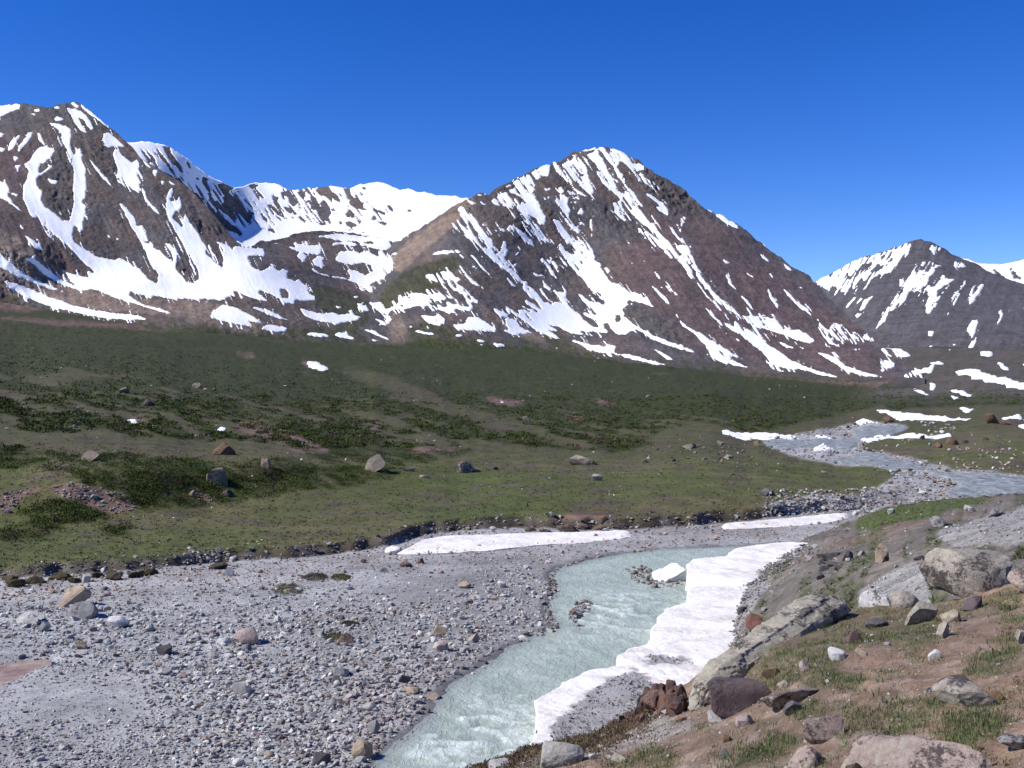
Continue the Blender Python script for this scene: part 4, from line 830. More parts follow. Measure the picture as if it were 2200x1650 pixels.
# flow coordinate: the channel runs roughly along its centre line
CL = floor_xy(P2(950,1680, 1010,1580, 1100,1490, 1210,1410, 1290,1340, 1330,1280, 1340,1235, 1420,1205, 1540,1188, 1650,1180))
dcl = seg_dist(CL, gx, gy, closed=False)
tt = np.zeros_like(gx); best = np.full(gx.shape, 1e9); acc = 0
for a, b in zip(CL[:-1], CL[1:]):
    L = np.linalg.norm(b - a); d_ = (b - a) / L; s_ = np.clip((gx - a[0]) * d_[0] + (gy - a[1]) * d_[1], 0, L)
    dd = np.hypot(gx - a[0] - s_ * d_[0], gy - a[1] - s_ * d_[1]); k = dd < best; best[k] = dd[k]; tt[k] = (acc + s_)[k]; acc += L
side = dcl
mid = sstep(0.1, -1.8, sdr)
rapid = np.exp(-((tt - 3.5) / 5.5) ** 2) * 1.0 + 0.75 * np.exp(-((tt - 27) / 6.0) ** 2) + 0.35 + 0.3 * np.exp(-((tt - 16) / 4) ** 2) * sstep(1.5, 0.2, side)
w1 = ridged(gx / 1.5 + 0.3 * gy, gy / 1.5, 3, 91); w2 = fbm(gx / 0.55, gy / 0.6, oct=3, seed=92); w0 = fbm(gx / 4, gy / 4, oct=2, seed=93)
wz = -0.10 + mid * rapid * (0.12 * w1 + 0.07 * w2) + 0.02 * w0 + 0.010 * w2
foam = np.clip(mid * rapid * sstep(-0.05, 0.7, w1 + 0.35 * w2 + 0.35 * w0) * 0.95, 0, 1) * sstep(-0.1, -0.7, sdr)
keep = (sdr[:-1, :-1] < 0.9) | (sdr[1:, 1:] < 0.9)
Fw = grid_faces(*gx.shape)[keep.ravel()]
vi, inv = np.unique(Fw, return_inverse=True)
Pw = np.stack([gx, gy, wz], -1).reshape(-1, 3)
river = obj('river', new_mesh('river', Pw[vi], inv.reshape(-1, 4), attrs={'foam': foam.ravel()[vi], 'shallow': (0.9 * sstep(-1.3, 0.1, sdr)).ravel()[vi]}), M['water'])
tag(river, 'milky turquoise glacial river rushing past the gravel', 'river', kind='structure')

# the river higher up the valley, lying in its bed on the valley ground
UPW = crop(1400, 750, 800 / 2200, [
 [950,640,1100,630,1230,610,1370,620,1400,650,1500,655,1600,690,1700,720,1900,735,2200,760,3300,830,3300,900,2200,860,2000,865,1850,875,1720,870,1780,830,1830,800,1760,770,1680,740,1600,722,1400,716,1280,692,1150,672,1050,652],
 [640,530,760,530,960,520,1080,520,1200,510,1190,480,1240,455,1400,450,1540,460,1480,490,1330,515,1230,545,1170,590,1240,602,1140,602,1050,577,900,580,760,580,680,560]])
UPM = blur(raster(UPW), 2.5)
mu = samp(UPM, U[sel], V[sel])
nzq = fbm(U[sel] / 10, V[sel] / 5, oct=3, seed=66)
mm_ = mu + 0.35 * nzq * (1 - np.abs(2 * mu - 1) ** 2)
hq = np.clip((mm_ - 0.5) * 1.2, -0.5, 0.12)
Q = Pv[sel].copy(); Q[..., 2] += hq
kp = (mm_[:-1, :-1] > 0.35) | (mm_[1:, 1:] > 0.35)
Fq = grid_faces(*Q.shape[:2])[kp.ravel()]
vi, inv = np.unique(Fq, return_inverse=True)
tag(obj('river', new_mesh('upper_river', Q.reshape(-1, 3)[vi], inv.reshape(-1, 4)), M['far_water']), 'pale braided upper river winding down the far valley', 'river', kind='structure')

# brown puddle at the left edge
a = np.linspace(0, 1, 200); pp = np.array(PUDW); cen = pp.mean(0)
ring = np.array([np.interp(a, np.linspace(0, 1, len(pp) + 1), np.r_[pp[:, k], pp[:1, k]]) for k in (0, 1)]).T
ring = cen + (ring - cen) * 1.06
verts = [np.r_[cen, -0.035]] + [np.r_[p, -0.035] for p in ring[:-1]]
fc = [(0, i, i + 1) for i in range(1, len(ring) - 1)] + [(0, len(ring) - 1, 1)]
tag(obj('puddle', new_mesh('puddle', np.array(verts), np.array(fc)), M['puddle']), 'brown silty puddle at the left edge of the gravel', 'puddle', kind='structure')

# ------------------------------------------------------------------ snow banks along the river: a lofted slab with an undercut river face
def resample(p, n):
    p = np.array(p, float); L = np.r_[0, np.cumsum(np.linalg.norm(np.diff(p, axis=0), axis=1))]
    t = np.linspace(0, L[-1], n); return np.c_[np.interp(t, L, p[:, 0]), np.interp(t, L, p[:, 1])]

def snow_bank(name, label, front, back, zt, zb, n=220, m=30, wob=0.10, seed=0, crown=0.12, grit=None, zback=None, undercut=0.25, jag=0.16):
    top = lambda p: np.array([((a - CU) / F * (EYE - zt) * F / (b - VH), (EYE - zt) * F / (b - VH)) for a, b in p])
    A, B = top(resample(front, n)), top(resample(back, n))
    s = np.linspace(0, 1, n)
    J = jag * np.stack([fbm(s * n / 13, s * 0 + seed, oct=4, seed=seed, gain=0.5), fbm(s * n / 13, s * 0 + 9, oct=4, seed=seed + 1, gain=0.5)], -1)
    B += 0.10 * np.stack([fbm(s * n / 9, s * 0 + 3, oct=3, seed=seed + 2), fbm(s * n / 9, s * 0 + 7, oct=3, seed=seed + 3)], -1)
    A0 = A; A = A + J
    D = (B - A); W = np.linalg.norm(D, axis=1, keepdims=True) + 1e-6; D = D / W
    D0 = B - A0; W0 = np.linalg.norm(D0, axis=1, keepdims=True) + 1e-6; D0 = D0 / W0
    rows = []; gr = []
    wn_ = fbm(s * n / 5, s * 0 + 2.2, oct=3, seed=seed + 4)[:, None]
    for off, z in ((undercut + 0.25, zb), (undercut, zb + 0.35 * (zt - zb)), (undercut * 0.35, zb + 0.62 * (zt - zb)), (0.02, zb + 0.86 * (zt - zb)), (0.0, zb + 0.95 * (zt - zb)), (0.06, zt - 0.012)):
        o_ = np.minimum(off + 0.10 * wn_ * (off > 0.05), 0.45 * W)
        q = A + D * o_; rows.append(np.c_[q, np.full(n, z) + 0.05 * wn_[:, 0] * (z > zb)]); gr.append(np.zeros(n))
    for k in range(1, m + 1):
        f = k / m; q = A0 + J * (1 - f) ** 7 + D0 * np.maximum(W0 * f, 0.08)
        z = zt + crown * math.sin(min(1, f * 1.15) * math.pi) * np.minimum(1, W[:, 0] / 2) + wob * fbm(q[:, 0] / 0.9, q[:, 1] / 0.9, oct=4, seed=seed + 6) * min(1, f * 6)
        if zback is not None: z = z + (zback - zt) * f ** 1.6
        rows.append(np.c_[q, z]); gr.append(np.zeros(n))
    q = B + D * 0.5; rows.append(np.c_[q, np.full(n, zb - 0.6) + (0 if zback is None else max(0, zback - zt) * 0.5)]); gr.append(np.zeros(n))
    Pm = np.array(rows); Wd = sstep(0, 0.06, s) * sstep(1, 0.94, s)
    Pm[..., 2] = zb - 0.15 + (Pm[..., 2] - zb + 0.15) * (0.15 + 0.85 * Wd ** 0.6)[None]
    if grit is not None:
        uu, vv = proj(Pm); gz = blur(raster([g_ for g_ in grit]), 9); nn = fbm(Pm[..., 0] / 0.5, Pm[..., 1] / 0.5, oct=4, seed=seed + 8)
        g_ = 0.95 * sstep(0.35, 0.65, samp(gz, uu, vv) + 0.5 * nn * (samp(gz, uu, vv) > 0.05)); g_[:6] = 0
    else: g_ = np.zeros(Pm.shape[:2])
    o = obj(name, new_mesh(name, Pm, grid_faces(*Pm.shape[:2]), attrs={'grit': g_.ravel()}), M['bank_snow'])
    return tag(o, label, 'snow bank', 'old snow banks along the river')

GRIT = [P2(1178,1584, 1195,1545, 1240,1512, 1280,1478, 1330,1448, 1372,1438, 1384,1460, 1420,1468, 1420,1530, 1330,1572, 1230,1620)]
snow_bank('snow_bank', 'dirty snow bank topped with grey grit, beside the foreground slope', P2(1108,1632, 1130,1606, 1148,1575, 1150,1540, 1153,1503, 1200,1472, 1270,1438, 1330,1428, 1398,1424), P2(1170,1650, 1230,1620, 1300,1590, 1370,1550, 1420,1512, 1450,1490, 1490,1480, 1520,1465, 1540,1450), 0.62, -0.12, seed=11, grit=GRIT, jag=0.14, crown=0.02, wob=0.09)
snow_bank('snow_bank', 'broad clean white snow bank beside the grey hillside', P2(1313,1414, 1350,1394, 1394,1380, 1400,1350, 1414,1326, 1434,1306, 1474,1294, 1478,1264, 1512,1252), P2(1450,1490, 1520,1455, 1580,1428, 1622,1400, 1632,1368, 1632,1330, 1630,1300, 1626,1276, 1640,1246), 0.62, -0.12, seed=23, jag=0.14, crown=0.03, wob=0.08, grit=[P2(1372,1422, 1395,1405, 1440,1410, 1500,1420, 1490,1430, 1420,1426)])
snow_bank('snow_bank', 'thick snow bank overhanging the river upstream of the tilted ice block', P2(1472,1244, 1474,1214, 1490,1200, 1558,1194, 1580,1177, 1640,1168, 1716,1162), P2(1620,1262, 1630,1250, 1650,1240, 1690,1214, 1715,1196, 1740,1180, 1760,1163), 0.62, -0.12, seed=37, jag=0.14, crown=0.03, wob=0.08)
snow_bank('snow_bank', 'long low snow strip under the meadow edge on the far gravel shore', P2(828,1188, 870,1191, 960,1189, 1060,1181, 1150,1171, 1250,1166, 1330,1157, 1372,1150), P2(878,1180, 905,1167, 960,1157, 1050,1155, 1150,1151, 1250,1149, 1330,1146, 1372,1146), 0.14, 0.0, seed=41, wob=0.04, undercut=0.05, zback=0.4, n=120, crown=0.02)
snow_bank('snow_bank', 'narrow snow strip below the grassy hillside shoulder', P2(1545,1137, 1620,1135, 1700,1131, 1780,1123, 1832,1111), P2(1545,1131, 1620,1125, 1700,1118, 1770,1110, 1832,1106), 0.14, 0.0, seed=43, wob=0.04, undercut=0.05, zback=0.4, n=90, crown=0.02)
snow_bank('snow_bank', 'small round snow lump at the left tip of the long snow strip', P2(826,1184, 838,1186, 850,1184, 862,1180), P2(830,1176, 842,1172, 852,1173, 860,1176), 0.25, 0.0, seed=47, wob=0.03, undercut=0.05, n=40)

# tilted ice block: a slab of broken bank standing in the water
def ice_block():
    Yc = 13.9 * F / (1243 - VH); c = np.array([(1432 - CU) / F * Yc, Yc + 0.5, -0.12])
    ux = np.array([0.93, 0.10, 0.42]); ux /= np.linalg.norm(ux); uz = np.array([-0.40, -0.34, 0.85]); uz -= ux * (uz @ ux); uz /= np.linalg.norm(uz); uy = np.cross(uz, ux)
    bm = bmesh.new(); bmesh.ops.create_cube(bm, size=1.0)
    bmesh.ops.subdivide_edges(bm, edges=bm.edges[:], cuts=9, use_grid_fill=True)
    for v in bm.verts:
        x, y, z = v.co
        x *= 2.35 * (1 - 0.30 * (y + 0.5)); y *= 1.6 * (1 - 0.12 * x); z *= 0.60 * (1 + 0.35 * (x / 2.4))
        q = c + ux * (x + 0.25) + uy * y + uz * (z + 0.18)
        nn = 0.16 * float(fbm(np.array([q[0] / 0.4]), np.array([q[1] / 0.4]), np.array([q[2] / 0.4]), oct=3, seed=55)[0])
        v.co = q + nn * (uz + 0.6 * ux - 0.5 * uy)
    bmesh.ops.bevel(bm, geom=[e for e in bm.edges if e.calc_face_angle(0) > 1.0], offset=0.03, segments=1)
    me = bpy.data.meshes.new('ice_block'); bm.to_mesh(me); bm.free()
    me.attributes.new('grit', 'FLOAT', 'POINT')
    o = obj('ice_block', me, M['ice']); tag(o, 'tilted white ice block standing in the river', 'ice block')
ice_block()
# ------------------------------------------------------------------ stones and boulders
_ico = {}
def ico(level):
    if level not in _ico:
        bm = bmesh.new(); bmesh.ops.create_icosphere(bm, subdivisions=level, radius=1.0)
        bm.verts.ensure_lookup_table()
        _ico[level] = (np.array([v.co[:] for v in bm.verts]), np.array([[v.index for v in f.verts] for f in bm.faces])); bm.free()
    return _ico[level]

def rock_shape(seed, level=3, cuts=9, rough=0.10, hard=1.0, lo=0.28, hi=0.66, fscale=2.2):
    r = np.random.default_rng(seed); V, Fc = ico(level); V = V.copy()
    for _ in range(cuts):
        n = r.normal(size=3); n /= np.linalg.norm(n); o = r.uniform(lo, hi)
        d = V @ n; k = d > o; V[k] -= ((d[k] - o) * hard)[:, None] * n
    s = seed * 0.37
    nz = fbm(V[:, 0] * fscale + s, V[:, 1] * fscale - s, V[:, 2] * fscale, oct=4, seed=seed % 97, gain=0.66)
    V *= (1 + rough * nz)[:, None]
    V = V - (V.max(0) + V.min(0)) / 2; return V / np.abs(V).max(0), Fc

def mat_col(o, c): o.color = (float(c[0]), float(c[1]), float(c[2]), 1.0)

def place_rock(surf, name, label, cat, u, vb, w, h, colr, mat, seed, level=3, depth=0.75, yaw=0.0, cuts=9, rough=0.10, group=None, tilt=0.0, bury=0.5, lean=0.0, fn=None, smooth=False, hard=0.9):
    """u, vb: foot of the rock in the photo; w, h: its size there in photo pixels"""
    P = surf(np.array([float(u)]), np.array([float(vb)]))[0]; k = P[1] / F
    W, H = w * k, h * k
    V, Fc = rock_shape(seed, level, cuts, rough, hard)
    V = V.copy(); 
    if fn is not None: V = fn(V)
    V = V * np.array([W / 2, W / 2 * depth, H * (1 + bury) / 2]); V[:, 2] += H * (1 - bury) / 2
    V[:, 0] += lean * V[:, 2]
    ct, st_ = math.cos(tilt), math.sin(tilt)
    V = np.c_[V[:, 0] * ct - V[:, 2] * st_, V[:, 1], V[:, 0] * st_ + V[:, 2] * ct]
    cy, sy = math.cos(yaw), math.sin(yaw)
    V = np.c_[V[:, 0] * cy - V[:, 1] * sy, V[:, 0] * sy + V[:, 1] * cy, V[:, 2]]
    back = W / 2 * depth * 0.6
    o = obj(name, new_mesh(name, V, Fc, smooth=smooth), M[mat], loc=(P[0] + back * P[0] / P[1], P[1] + back, P[2] + back * 0.05))
    mat_col(o, colr); return tag(o, label, cat, group)

GREY, PALE, DARK, TANC, WHITE, BRWN, PINK, RUSTY = (0.24, 0.23, 0.225), (0.36, 0.345, 0.325), (0.085, 0.078, 0.08), (0.32, 0.25, 0.18), (0.52, 0.50, 0.48), (0.18, 0.125, 0.10), (0.33, 0.26, 0.23), (0.16, 0.075, 0.055)
S, G, H, Fo = 1, surf_valley, surf_hill, surf_fore

# boulders on the meadow and the slope behind it
for i, (u, v, w, h, c, lab, kw) in enumerate([
 (199, 992, 50, 28, GREY, 'grey slab boulder leaning on the grassy shelf at left', dict(tilt=0.25)),
 (466, 1036, 62, 44, GREY, 'big pale grey boulder with dark clefts among the left shrubs', dict(cuts=8, fn=lambda V: np.sign(V) * np.abs(V) ** 0.7)),
 (482, 974, 58, 30, BRWN, 'brown pointed boulder on the crest above the left shrubs', dict(fn=lambda V: V * np.c_[1 - 0.55 * np.clip(V[:, 2], 0, 1), np.ones(len(V)), np.ones(len(V))])),
 (570, 1005, 28, 26, GREY, 'small grey boulder on the bank right of the cleft boulder', {}),
 (320, 873, 32, 18, DARK, 'dark boulder on the shrubby slope below two grey ones', {}),
 (268, 845, 26, 15, GREY, 'grey boulder pair half sunk in the slope shrubs', {}),
 (422, 829, 24, 14, GREY, 'lone grey boulder highest on the left shrub slope', {}),
 (489, 1064, 34, 18, DARK, 'dark flat boulder in shade under the cleft boulder', {}),
 (413, 1063, 19, 18, PINK, 'small pinkish stone beside the scree below the shrubs', {}),
 (803, 1012, 50, 44, PALE, 'pale upright boulder leaning right at the meadow head', dict(lean=0.35, cuts=11)),
 (998, 1016, 50, 30, PALE, 'blocky pale boulder with dark right face at the meadow head', dict(cuts=7, hard=1.0)),
 (1024, 1014, 22, 14, GREY, 'small grey stone touching the right side of the blocky boulder', {}),
 (1252, 996, 72, 23, PALE, 'long flat pale boulder at the far meadow edge', dict(cuts=8)),
 (1283, 1031, 28, 17, WHITE, 'small white pointed stone alone in the meadow', {}),
 (1131, 905, 19, 13, GREY, 'round grey boulder high on the middle slope', {}),
 (1285, 900, 11, 6, GREY, 'tiny grey boulder right of the round slope boulder', {}),
 (1294, 1125, 27, 21, TANC, 'tan boulder on the meadow brink above the snow strip', {}),
 (911, 1027, 24, 8, PALE, 'low pale stone between the upright and the blocky boulder', {}),
 (880, 1012, 30, 10, GREY, 'flat grey stone lying between shrubs near the upright boulder', {}),
 (1065, 1010, 14, 8, DARK, 'small dark stone right of the blocky boulder', {}),
 (1388, 992, 18, 8, DARK, 'dark low stone right of the long flat boulder', {}),
 (1480, 965, 40, 14, GREY, 'grey low boulder group end on the far meadow edge', {}),
 (1565, 985, 26, 12, PALE, 'pale flat stone at the far meadow corner', {}),
 (1627, 955, 18, 14, TANC, 'tan boulder on the point beside the upper river', {}),
 (1860, 968, 18, 11, BRWN, 'brown boulder at the bend of the upper river', {}),
 (1909, 908, 24, 14, BRWN, 'rounded brown boulder before the large far snow bank', {}),
 (2131, 913, 38, 26, BRWN, 'big pointed brown boulder breaking the far snow bank', dict(cuts=12)),
 (1982, 943, 16, 11, DARK, 'dark boulder on the far snow strip', {}),
 (2046, 955, 36, 22, BRWN, 'largest brown boulder of the cluster right of the upper river', dict(cuts=11)),
 (2018, 960, 22, 14, BRWN, 'brown boulder left in the cluster right of the upper river', {}),
 (2074, 951, 16, 10, DARK, 'dark boulder right in the cluster right of the upper river', {}),
 (2118, 948, 14, 9, DARK, 'dark boulder standing clear right of the boulder cluster', {}),
 (2160, 915, 26, 12, PINK, 'pinkish boulder at the right end of the far snow bank', {}),
 (1770, 1015, 14, 7, PALE, 'pale stone in the green corner inside the river bend', {}),
 (1930, 1014, 12, 6, DARK, 'dark stone on the gravel inside the river bend', {}),
 (1575, 1020, 13, 7, TANC, 'tan stone in the right half of the meadow', {}),
]):
    place_rock(G, 'boulder', lab, 'boulder', u, v, w * 0.85, h * 0.82, (0.80 * c[0], 0.68 * c[1], 0.56 * c[2]), 'boulder', 330 + i, level=3, group='boulders about the valley', **kw)

# larger stones lying on the gravel
for i, (u, v, w, h, c, lab, kw) in enumerate([
 (166, 1308, 62, 40, TANC, 'largest tan boulder on the gravel, left, with a dark right face', dict(cuts=7, hard=1.0)),
 (182, 1334, 72, 34, GREY, 'wedge shaped grey boulder in front of the largest tan boulder', dict(tilt=0.2, cuts=8)),
 (531, 1391, 54, 34, PINK, 'rounded boulder with a reddish top amid the gravel', dict(cuts=6)),
 (60, 1345, 56, 22, PALE, 'pale low boulder near the left edge of the gravel', {}),
 (97, 1361, 26, 22, GREY, 'grey upright stone beside the pale low boulder', {}),
 (253, 1354, 48, 22, WHITE, 'whitish flat slab right of the wedge boulder', {}),
 (354, 1413, 36, 20, DARK, 'dark slate boulder left of centre on the gravel', {}),
 (177, 1400, 28, 17, TANC, 'small tan boulder above the grey sand', {}),
 (352, 1457, 38, 17, PALE, 'pale boxy stone at the top of the grey sand', dict(cuts=6, hard=1.0)),
 (491, 1242, 26, 15, PALE, 'pale boxy stone below the meadow bank', {}),
 (223, 1232, 15, 12, WHITE, 'white stone caught in the turf bank', {}),
 (185, 1255, 26, 16, PALE, 'pale stone at the foot of the left turf bank', {}),
 (520, 1500, 68, 22, GREY, 'long flat grey slab in the middle gravel', {}),
 (482, 1392, 32, 14, WHITE, 'white flat stone left of the red topped boulder', {}),
 (779, 1628, 44, 34, TANC, 'tan boulder at the water edge near the bottom', dict(cuts=8)),
 (690, 1648, 40, 24, DARK, 'black boulder at the bottom of the gravel', {}),
 (734, 1460, 36, 20, PALE, 'pale wedge stone in the river side gravel', {}),
 (946, 1369, 34, 20, TANC, 'tan boulder on the gravel point', {}),
 (949, 1405, 30, 22, PINK, 'pinkish round boulder below the tan one on the gravel point', {}),
 (1018, 1384, 27, 18, PINK, 'pink angular stone near the shore of the gravel point', {}),
 (998, 1268, 28, 14, TANC, 'tan flat stone on the upper gravel', {}),
 (872, 1221, 28, 12, BRWN, 'brick red flat stone near the snow strip', {}),
 (903, 1214, 20, 12, BRWN, 'brown block just right of the brick red stone', {}),
 (803, 1578, 28, 30, GREY, 'grey pointed boulder above the water edge', {}),
 (793, 1532, 30, 15, PALE, 'pale orange flat stone above the pointed grey boulder', {}),
 (745, 1388, 38, 18, BRWN, 'brown ridged stone in the central gravel', {}),
 (870, 1472, 28, 18, DARK, 'dark boulder near the river shore', {}),
 (722, 1476, 22, 16, DARK, 'round dark stone left of the river shore boulders', {}),
 (884, 1493, 36, 14, TANC, 'low tan boulder half at the waterline', {}),
 (1078, 1267, 18, 14, WHITE, 'white round stone near the upper shore', {}),
 (596, 1342, 18, 14, WHITE, 'bright white block right above the red topped boulder', {}),
 (1125, 1374, 24, 13, WHITE, 'white pointed stone at the tip of the gravel point', {}),
 (1183, 1355, 20, 11, PALE, 'pale stone at the water edge beyond the gravel point', {}),
 (1294, 1299, 24, 11, TANC, 'tan stone in the river beside the gravel bar', dict(bury=0.6)),
 (982, 1447, 15, 12, WHITE, 'white stone standing in the shallow water', dict(bury=0.6)),
 (929, 1498, 24, 12, TANC, 'tan stone just off the shore in shallow water', dict(bury=0.6)),
 (1360, 1214, 18, 8, PINK, 'pinkish stone in midstream left of the ice block', dict(bury=0.8)),
 (1322, 1235, 16, 7, DARK, 'dark stone in the river left of the midstream shoal', dict(bury=0.8)),
]):
    place_rock(G, 'boulder', lab, 'boulder', u, v, w, h, c, 'cobble', 400 + i, level=3, group='large stones on the gravel', **kw)

# right hillside rocks
for i, (u, v, w, h, c, lab, kw) in enumerate([
 (1894, 1216, 32, 42, TANC, 'pointed tan rock standing on the right hillside', dict(cuts=9, fn=lambda V: V * np.c_[1 - 0.4 * np.clip(V[:, 2], 0, 1), np.ones(len(V)), np.ones(len(V))])),
 (2026, 1130, 62, 20, GREY, 'grey rock heap high on the right hillside', dict(cuts=12)),
 (2085, 1099, 28, 16, PALE, 'pale rock just under the right hillside crest', {}),
 (1915, 1103, 17, 10, PALE, 'small pale rock in the grass of the hillside shoulder', {}),
 (2140, 1110, 36, 14, GREY, 'grey low rock right of the rock heap', {}),
 (1850, 1190, 16, 10, PALE, 'small pale rock left of the pointed tan rock', {}),
 (1975, 1206, 24, 8, DARK, 'dark thin slab left of the large lichen boulder', {}),
 (1620, 1345, 34, 24, RUSTY, 'rust red rock above the tilted long slab', {}),
 (1595, 1320, 22, 14, DARK, 'dark rock in the scree beside the snow', {}),
]):
    place_rock(H, 'rock', lab, 'rock', u, v, w, h, c, 'boulder', 500 + i, level=3, group='rocks on the right hillside', **kw)
# layered dark outcrop with split ledges
P = surf_hill(np.array([1790.]), np.array([1235.]))[0]
oc = bpy.data.objects.new('rock_outcrop', None); col.objects.link(oc); oc.location = P
tag(oc, 'dark layered rock outcrop in the right hillside', 'outcrop')
for i, (u, v, w, h, dp, yw) in enumerate([(1785,1203,58,14,.7,.1),(1822,1200,30,18,.8,.4),(1765,1212,18,14,.9,.2),(1790,1214,46,8,.8,.0),(1768,1228,22,14,.8,.2),(1764,1244,20,14,.8,.3),(1784,1250,26,12,.8,.1),(1800,1228,20,9,.8,.5)]):
    q = place_rock(H, 'rock_ledge', None, None, u, v, w, h, (0.11, 0.10, 0.098), 'boulder', 560 + i, level=3, depth=dp, yaw=yw, cuts=6, hard=1.0, bury=0.6)
    q.parent = oc; q.location = Vector(q.location) - Vector(P)

# foreground rocks
LICH, ROSE = (0.30, 0.26, 0.22), (0.33, 0.25, 0.215)
def blocky(V):   # squared-off boulder
    return np.sign(V) * np.abs(V) ** np.array([0.62, 0.8, 0.62])
def overhang(V):  # left end undercut
    V = blocky(V); V = V.copy(); k = np.clip(-V[:, 2], 0, 1) * np.clip(-V[:, 0] + 0.2, 0, 1); V[:, 0] += 0.38 * k; V[:, 2] += 0.12 * np.clip(-V[:, 0], 0, 1) ; return V
for i, (u, v, w, h, c, mt, lab, kw) in enumerate([
 (2085, 1276, 200, 88, LICH, 'lichen', 'large boulder crusted with black and yellow lichen on the slope crest', dict(level=5, fn=overhang, cuts=7, depth=0.6, bury=0.2, rough=0.16, smooth=False)),
 (2212, 1266, 92, 48, ROSE, 'lichen_lt', 'rounded pinkish boulder cut by the right edge, beside the large lichen boulder', dict(level=4, cuts=6)),
 (1880, 1307, 70, 30, WHITE, 'lichen_lt', 'pale rounded boulder behind the upper end of the long slab', dict(level=4, cuts=5)),
 (1946, 1308, 64, 32, LICH, 'lichen_lt', 'lichen spotted boulder between the pale one and the large boulder', dict(level=4, cuts=6)),
 (1976, 1338, 58, 44, LICH, 'lichen', 'yellow lichened boulder in the grass below the large boulder', dict(level=4, cuts=7, lean=0.3)),
 (2094, 1303, 56, 24, (0.10, 0.075, 0.08), 'plain', 'purple dark wedge stone below the large lichen boulder', dict(cuts=8, tilt=0.35)),
 (1884, 1346, 48, 17, DARK, 'plain', 'dark slate piece in the grass by the slab end', dict(cuts=8)),
 (1833, 1379, 40, 22, (0.12, 0.075, 0.07), 'plain', 'dark purple stone leaning in the grass below the slab', dict(cuts=8, tilt=0.4)),
 (1802, 1418, 36, 28, WHITE, 'plain', 'white oval cobble, largest of the white ones below the slab', dict(tilt=0.35, cuts=4)),
 (1849, 1414, 24, 17, TANC, 'plain', 'cream cobble beside the largest white cobble', dict(cuts=4)),
 (2007, 1402, 26, 22, WHITE, 'plain', 'round white cobble on bare soil by a green tuft', dict(cuts=4)),
 (1731, 1444, 31, 21, PINK, 'plain', 'cream cobble above a grass tuft left of the white ones', dict(cuts=5)),
 (2027, 1376, 34, 30, LICH, 'lichen_lt', 'lichen spotted stone behind the round white cobble', dict(level=4)),
 (2046, 1342, 48, 22, TANC, 'lichen_lt', 'low tan lichened stone in the soil under the purple wedge', dict(level=4)),
 (2080, 1516, 136, 46, LICH, 'lichen_lt', 'wide flat lichened rock sunk in the right hand soil', dict(level=4, cuts=8, depth=0.8)),
 (2136, 1494, 34, 22, (0.22, 0.13, 0.08), 'plain', 'rusty brown cobble resting on the wide flat rock', dict(cuts=4)),
 (1995, 1668, 312, 72, ROSE, 'lichen_lt', 'biggest pinkish lichened rock at the bottom edge', dict(level=5, cuts=8, depth=0.7, bury=0.5, rough=0.18)),
 (1830, 1650, 48, 40, ROSE, 'lichen_lt', 'pale lichened stone left of the biggest bottom rock', dict(level=4, lean=0.3)),
 (1733, 1645, 76, 40, ROSE, 'lichen_lt', 'rounded rosy rock with grass before it near the bottom', dict(level=4, cuts=6)),
 (1768, 1597, 96, 42, (0.25, 0.18, 0.15), 'lichen_lt', 'brown rock with a split dark right face in the lower soil', dict(level=4, cuts=7, hard=1.0)),
 (1700, 1516, 142, 34, (0.24, 0.185, 0.155), 'lichen_lt', 'long low brown rock below the rusty boulder', dict(level=4, depth=0.7)),
 (1702, 1540, 40, 26, (0.10, 0.085, 0.085), 'plain', 'dark grey slab leaning against the long low brown rock', dict(cuts=7)),
 (1600, 1562, 42, 18, PINK, 'plain', 'pinkish flat stone at the left of the soil slope', {}),
 (1911, 1604, 28, 13, ROSE, 'plain', 'small pink cobble just above the biggest bottom rock', {}),
 (1654, 1449, 36, 28, (0.20, 0.125, 0.09), 'plain', 'brown stone next to the upper rim of the rusty boulder', {}),
 (1681, 1487, 24, 18, PINK, 'plain', 'rosy stone between grass tufts above the long low rock', {}),
 (2182, 1612, 84, 30, GREY, 'lichen_lt', 'grey lichened rock at the lower right corner', dict(level=4)),
 (2202, 1376, 46, 28, LICH, 'lichen_lt', 'lichened rock half outside the right edge', dict(level=4)),
 (1545, 1549, 52, 20, PALE, 'plain', 'pale stone under the lower tip of the long slab', {}),
 (1208, 1650, 96, 46, PALE, 'lichen_lt', 'pale grey rock plate at the lower end of the stony spur', dict(level=4, cuts=6, depth=0.9)),
 (1274, 1636, 24, 13, WHITE, 'plain', 'small white stone right of the pale rock plate', {}),
 (1292, 1600, 20, 8, WHITE, 'plain', 'white chip on the spur above the pale rock plate', {}),
 (1076, 1652, 54, 16, PALE, 'plain', 'pale flat rock at the very tip of the spur', {}),
 (1438, 1531, 36, 13, PALE, 'plain', 'pale flat stone under the dark red rocks', {}),
 (1330, 1640, 60, 22, LICH, 'lichen_lt', 'low lichened rock on the spur near the bottom edge', dict(level=4)),
 (1465, 1545, 20, 10, (0.30, 0.12, 0.07), 'plain', 'orange red chip beside the lower slab tip', {}),
 (1562, 1600, 20, 15, (0.20, 0.11, 0.07), 'plain', 'brown knobbly stone at the lower left of the soil slope', {}),
 (1560, 1632, 24, 16, DARK, 'plain', 'dark flint stone near the bottom left of the soil slope', {}),
 (1700, 1660, 40, 14, ROSE, 'plain', 'rosy stone cut by the bottom edge', {}),
 (1588, 1530, 140, 62, (0.135, 0.10, 0.098), 'rust', 'rusty dark boulder with orange lichen under the long slab', dict(level=5, fn=lambda V: blocky(blocky(V)), cuts=11, depth=0.5, bury=0.3, rough=0.16)),
 (1640, 1360, 60, 30, RUSTY, 'rust', 'rust red rock peeping over the long slab', {}),
]):
    kw = dict(dict(level=3), **kw)
